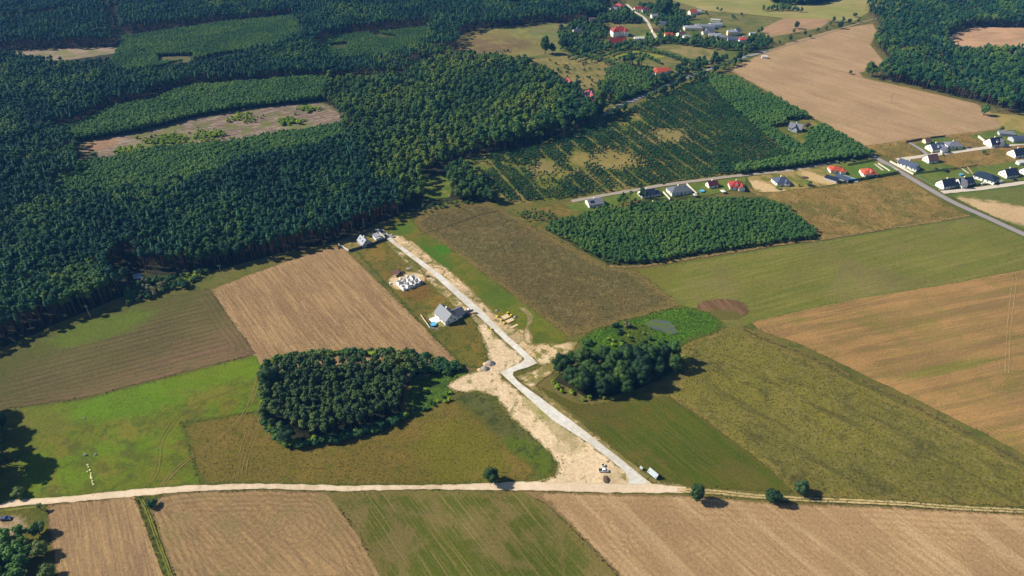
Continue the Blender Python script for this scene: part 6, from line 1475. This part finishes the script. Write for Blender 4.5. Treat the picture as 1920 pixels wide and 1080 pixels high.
hedge((1786, 355), (1838, 346), 1.4, 1.2, 'hedge between the dark-roofed houses and the lower pale street')
hedge((1770, 286), (1808, 281), 1.3, 1.2, 'low hedge between grey hip-roofed house and the upper pale street')

# ------------------------------------------------------------------ poles
M_pole = plain('weathered_pole', (176, 170, 158), .8)
def pole(px, py, h, label, twin=False, arm=0.0):
    X, Y = P(px, py); o = empty('power_pole', (X, Y, 0), arm); tag(o, label, 'pole')
    MB().tube([(0, 0, -.3), (0, 0, h)], [.17, .11], 8).build('post', M_pole, o)
    if twin: MB().tube([(1.9, 0, -.3), (.2, 0, h - .8)], [.17, .12], 8).build('brace', M_pole, o)
    m = MB(); m.box(-1.1, -.07, h - .55, 1.1, .07, h - .4); m.build('crossarm', M_pole, o)
    for x in (-.95, 0, .95): MB().tube([(x, 0, h - .4 if x else h), (x, 0, h - .1 if x else h + .28)], .06, 6).build('insulator', M_frame, o)
pole(171, 597, 9.5, 'pale power pole on the field edge in front of the forest at the left')
pole(417, 520, 9.5, 'power pole at the forest edge above the corner of stubble and ploughed fields')
pole(661, 436, 9, 'left pole in front of the dark forest behind the walled plot')
pole(683, 430, 9, 'right pole in front of the dark forest behind the walled plot')
pole(1521, 161, 9.5, 'single power pole in the left half of the far harvested field')
pole(1668, 193, 9.5, 'braced power pole in the right half of the far harvested field', True)
pole(1167, 125, 9, 'white pole beside the hedged paddocks of the village')

# ------------------------------------------------------------------ road-side things
# board on a frame beside the junction
def board(px, py, w, h, rot, tilt, label, name='information_board'):
    X, Y = P(px, py); o = empty(name, (X, Y, 0), rot); tag(o, label, 'sign board')
    m = MB(); m.box(-w / 2, -.06, 0, w / 2, .06, h); q = m.build('panel', plain('pale_blue_grey_sheet', (176, 186, 192), .5, .7), o); q.location = (0, 0, .8); q.rotation_euler = (tilt, 0, 0)
    for x in (-w / 2 + .5, w / 2 - .5):
        MB().tube([(x, .12, -.2), (x, .12 - math.tan(tilt) * 0, .8 + h * .5)], .08, 6).build('post', M_pole, o)
        MB().tube([(x, 1.5, -.1), (x, .2, .8 + h * .45)], .06, 6).build('strut', M_pole, o)
    m = MB(); m.box(-w / 2, -.02, .78, w / 2, .1, .84); m.build('lower_rail', M_pole, o)
board(1221, 894, 5.4, 2.6, AR + R(3), R(-38), 'large grey board leaning on posts beside the road junction')
board(1201, 881, 1.6, 1.2, AR + R(3), R(-30), 'small grey board just up the road from the large board')
def mound(px, py, rx, ry, h, mat, label, name, cat='heap', seed=1):
    X, Y = P(px, py); r = random.Random(seed); m = MB(); N_, K = 16, 6
    for k in range(K):
        f = k / (K - 1)
        for i in range(N_):
            a = 6.2832 * i / N_; q = math.cos(f * 1.5708) ** .8 if k < K - 1 else .06
            j = 1 + r.uniform(-.14, .14)
            m.v.append((rx * q * j * math.cos(a), ry * q * j * math.sin(a), h * (f ** 1.1) * (1 + r.uniform(-.05, .05)) - (.06 if k == 0 else 0)))
    for k in range(K - 1):
        for i in range(N_): m.f.append([k * N_ + i, k * N_ + (i + 1) % N_, (k + 1) * N_ + (i + 1) % N_, (k + 1) * N_ + i]); m.m.append(0)
    m.f.append([(K - 1) * N_ + i for i in range(N_)]); m.m.append(0)
    o = m.build(name, mat); o.location = (X, Y, 0); return tag(o, label, cat)
M_grav = plain('grey_gravel', (168, 158, 150), .95, var=.25, scale=3); M_soil = plain('dark_soil', (96, 80, 60), .95, var=.25, scale=3); M_sandp = plain('pale_sand', (222, 190, 148), .95, var=.12, scale=3)
mound(919, 682, 2.6, 2.2, 1.8, M_grav, 'upper of two grey gravel heaps left of the road bend', 'gravel_heap', seed=2)
mound(909, 692, 2.5, 2.0, 1.7, M_grav, 'lower of two grey gravel heaps left of the road bend', 'gravel_heap', seed=3)
mound(911, 683, 1.8, 1.5, 1.0, M_sandp, 'pale sand heap touching the upper gravel heap', 'sand_heap', seed=4)
mound(900, 694, 1.9, 1.3, .9, M_sandp, 'pale sand heap left of the lower gravel heap', 'sand_heap', seed=5)
mound(1137, 900, 1.6, 2.2, .9, M_soil, 'dark soil heap on the sand below the white pickup', 'soil_heap', seed=6)
mound(1140, 866, .5, .5, .4, M_soil, 'tiny dark clod between the pickup and the concrete road', 'soil_heap', seed=7)
mound(752, 512, 3.0, 1.8, 1.3, M_soil, 'dark soil heap behind the unfinished house', 'soil_heap', seed=8)
mound(767, 504, 2.2, 1.2, .8, M_grav, 'pale rubble heap above the unfinished house', 'rubble_heap', seed=9)
mound(802, 519, 1.6, 1.2, .8, M_soil, 'dark brown heap between the unfinished house and the concrete road', 'soil_heap', seed=10)
mound(891, 588, 2.0, 1.0, .6, M_soil, 'brown heap between the forecourt cars and the concrete road', 'soil_heap', seed=11)
mound(1508, 334, 4.0, 2.0, 1.2, M_soil, 'brown earth heap on the bare plot behind the garden bush-tree', 'soil_heap', seed=12)
mound(1733, 342, 2.0, 1.6, .9, M_soil, 'small earth heap', 'soil_heap', seed=13) if False else None
mound(932, 583, 1.1, .9, .9, M_grav, 'grey-white heap left of the tan slabs', 'rubble_heap', seed=14)
mound(966, 595, 1.2, 1.0, 1.1, M_grav, 'grey-white heap right of the tan slabs', 'rubble_heap', seed=15)
mound(834, 602, 1.5, 1.3, 1.2, M_soil, 'dark pile at the lower left corner of the slate-roofed house', 'log_pile', seed=16)
# well rings
def ring(px, py, rad, h, label, mat=None, cat='concrete ring'):
    X, Y = P(px, py); m = MB(); n = 14
    R_ = [(math.cos(6.2832 * i / n), math.sin(6.2832 * i / n)) for i in range(n)]
    for r_, z in ((rad, 0), (rad, h), (rad * .8, h), (rad * .8, .05)): m.v += [(c * r_, s_ * r_, z) for c, s_ in R_]
    for k in range(3):
        for i in range(n): m.f.append([k * n + i, k * n + (i + 1) % n, (k + 1) * n + (i + 1) % n, (k + 1) * n + i]); m.m.append(0)
    m.f.append([3 * n + i for i in range(n)]); m.m.append(0)
    o = m.build('concrete_ring', mat or M_conc); o.location = (X, Y, 0); tag(o, label, cat)
ring(1131, 874, .9, .8, 'concrete ring on the sand just above the white pickup')
ring(160, 854, .6, .8, 'left of two pale rings above the row of stones on the bright meadow')
ring(179, 853, .55, .6, 'right of two pale rings above the row of stones on the bright meadow')
ring(158, 785, .5, .5, 'single pale ring higher up on the bright green meadow')
ring(1093, 827, .4, .4, 'small concrete ring at the left edge of the lower concrete road')
# row of white stones
M_stone = plain('white_stone', (236, 224, 196), .9, KW, var=.1)
STN = [(164.5, 872), (166, 876), (169, 882), (164, 885), (171, 888), (170.5, 892), (171.5, 895.5), (172.5, 898), (174, 902), (173.5, 906), (175.5, 909)]
for i, (px, py) in enumerate(STN):
    X, Y = P(px, py); r = random.Random(i + 40); m = MB(); iv, jf = ico(); s = r.uniform(.38, .62)
    m.add([(v.x * s * r.uniform(.8, 1.2), v.y * s * r.uniform(.8, 1.2), max(-.1, v.z * s * .6 + .15)) for v in iv], jf)
    o = m.build('boulder', M_stone); o.location = (X, Y, 0)
    tag(o, 'white stone in the short row on the bright meadow above the dirt road', 'stone', 'row of white stones on the meadow')
# tan slabs with yellow drums beside the road
M_tan = plain('tan_slab', (214, 186, 146), .9, .72, var=.06); M_yel = plain('yellow_plastic', (232, 214, 30), .5, .75, var=.04)
for px, py, w, d, h, lab in ((948, 595, 4.6, 3.6, .45, 'upper tan slab between the yellow drums right of the concrete road'), (956, 602, 5.0, 2.8, .45, 'lower tan slab between the yellow drums right of the concrete road'), (964, 612, 5.2, 1.5, .15, 'thin long tan slab below the two slabs with yellow drums')):
    X, Y = P(px, py); o = empty('tan_slab', (X, Y, 0), AR + math.pi / 2); tag(o, lab, 'slab')
    m = MB(); m.box(-w / 2, -d / 2, -.05, w / 2, d / 2, h); m.build('slab', M_tan, o)
    m = MB()
    for a in ((-w / 2 - .1, -d / 2 - .1, w / 2 + .1, -d / 2 - .002), (-w / 2 - .1, d / 2 + .002, w / 2 + .1, d / 2 + .1), (-w / 2 - .1, -d / 2, -w / 2 - .002, d / 2), (w / 2 + .002, -d / 2, w / 2 + .1, d / 2)): m.box(a[0], a[1], -.05, a[2], a[3], h + .04)
    m.build('border', plain('slab_border', (150, 126, 92), .9), o)
for px, py, lab in ((952, 588, 'yellow drum at the upper corner of the upper tan slab'), (958.5, 592.5, 'yellow drum at the right corner of the upper tan slab'), (932.5, 595, 'yellow drum at the left corner of the upper tan slab'), (940, 601.5, 'yellow drum between the left corners of the two tan slabs'), (945.5, 607.5, 'yellow drum at the lower left corner of the lower tan slab'), (921, 618, 'single yellow drum on the left side of the concrete road')):
    X, Y = P(px, py); o = empty('yellow_drum', (X, Y, 0), rnd.uniform(0, 3)); tag(o, lab, 'drum')
    MB().tube([(0, 0, 0), (0, 0, .08), (0, 0, .5), (0, 0, .95), (0, 0, 1.02)], [.52, .56, .6, .56, .5], 14).build('body', M_yel, o)
    MB().tube([(0, 0, 1.02), (0, 0, 1.1)], [.4, .38], 12).build('lid', M_yel, o)
# trampoline and garden things
def playframe(px, py, label):
    X, Y = P(px, py); o = empty('trampoline', (X, Y, 0)); tag(o, label, 'trampoline')
    n = 14; R_ = [(1.7 * math.cos(6.2832 * i / n), 1.7 * math.sin(6.2832 * i / n), .8) for i in range(n)]
    MB().tube(R_, .08, 6, closed=True).build('rim', M_fence_dark, o)
    m = MB(); m.add([(x * .95, y * .95, .78) for x, y, z in R_], [tuple(range(n))]); m.build('mat', M_tyre, o)
    for i in range(0, n, 4): MB().tube([(R_[i][0], R_[i][1], 0), R_[i]], .04, 5).build('leg', M_fence_dark, o)
playframe(1224, 379, 'round trampoline in the garden below the dark-roofed house')
playframe(1755, 318, 'round trampoline behind the brown-roofed house')
def tent(px, py, w, label, mat):
    X, Y = P(px, py); o = empty('garden_tent', (X, Y, 0), ASB); tag(o, label, 'garden tent')
    m = MB(); m.add([(-w / 2, -w / 2, 1.9), (w / 2, -w / 2, 1.9), (w / 2, w / 2, 1.9), (-w / 2, w / 2, 1.9), (0, 0, 2.8)], [(0, 1, 4), (1, 2, 4), (2, 3, 4), (3, 0, 4), (3, 2, 1, 0)]); m.build('canopy', mat, o)
    for sx in (-1, 1):
        for sy in (-1, 1): MB().tube([(sx * (w / 2 - .1), sy * (w / 2 - .1), 0), (sx * (w / 2 - .1), sy * (w / 2 - .1), 1.9)], .05, 5).build('leg', M_fence_dark, o)
tent(1355, 362, 3.6, 'white arched garden tent below the bright red roof', WM['white'])
tent(1303, 369, 3.4, 'pale garden tent at the lower end of the wall by the long hip-roofed house', WM['grey'])
tent(1226, 381, 3.0, 'pinkish parasol tent in the garden below the dark-roofed house', WM['cream'])

settle()
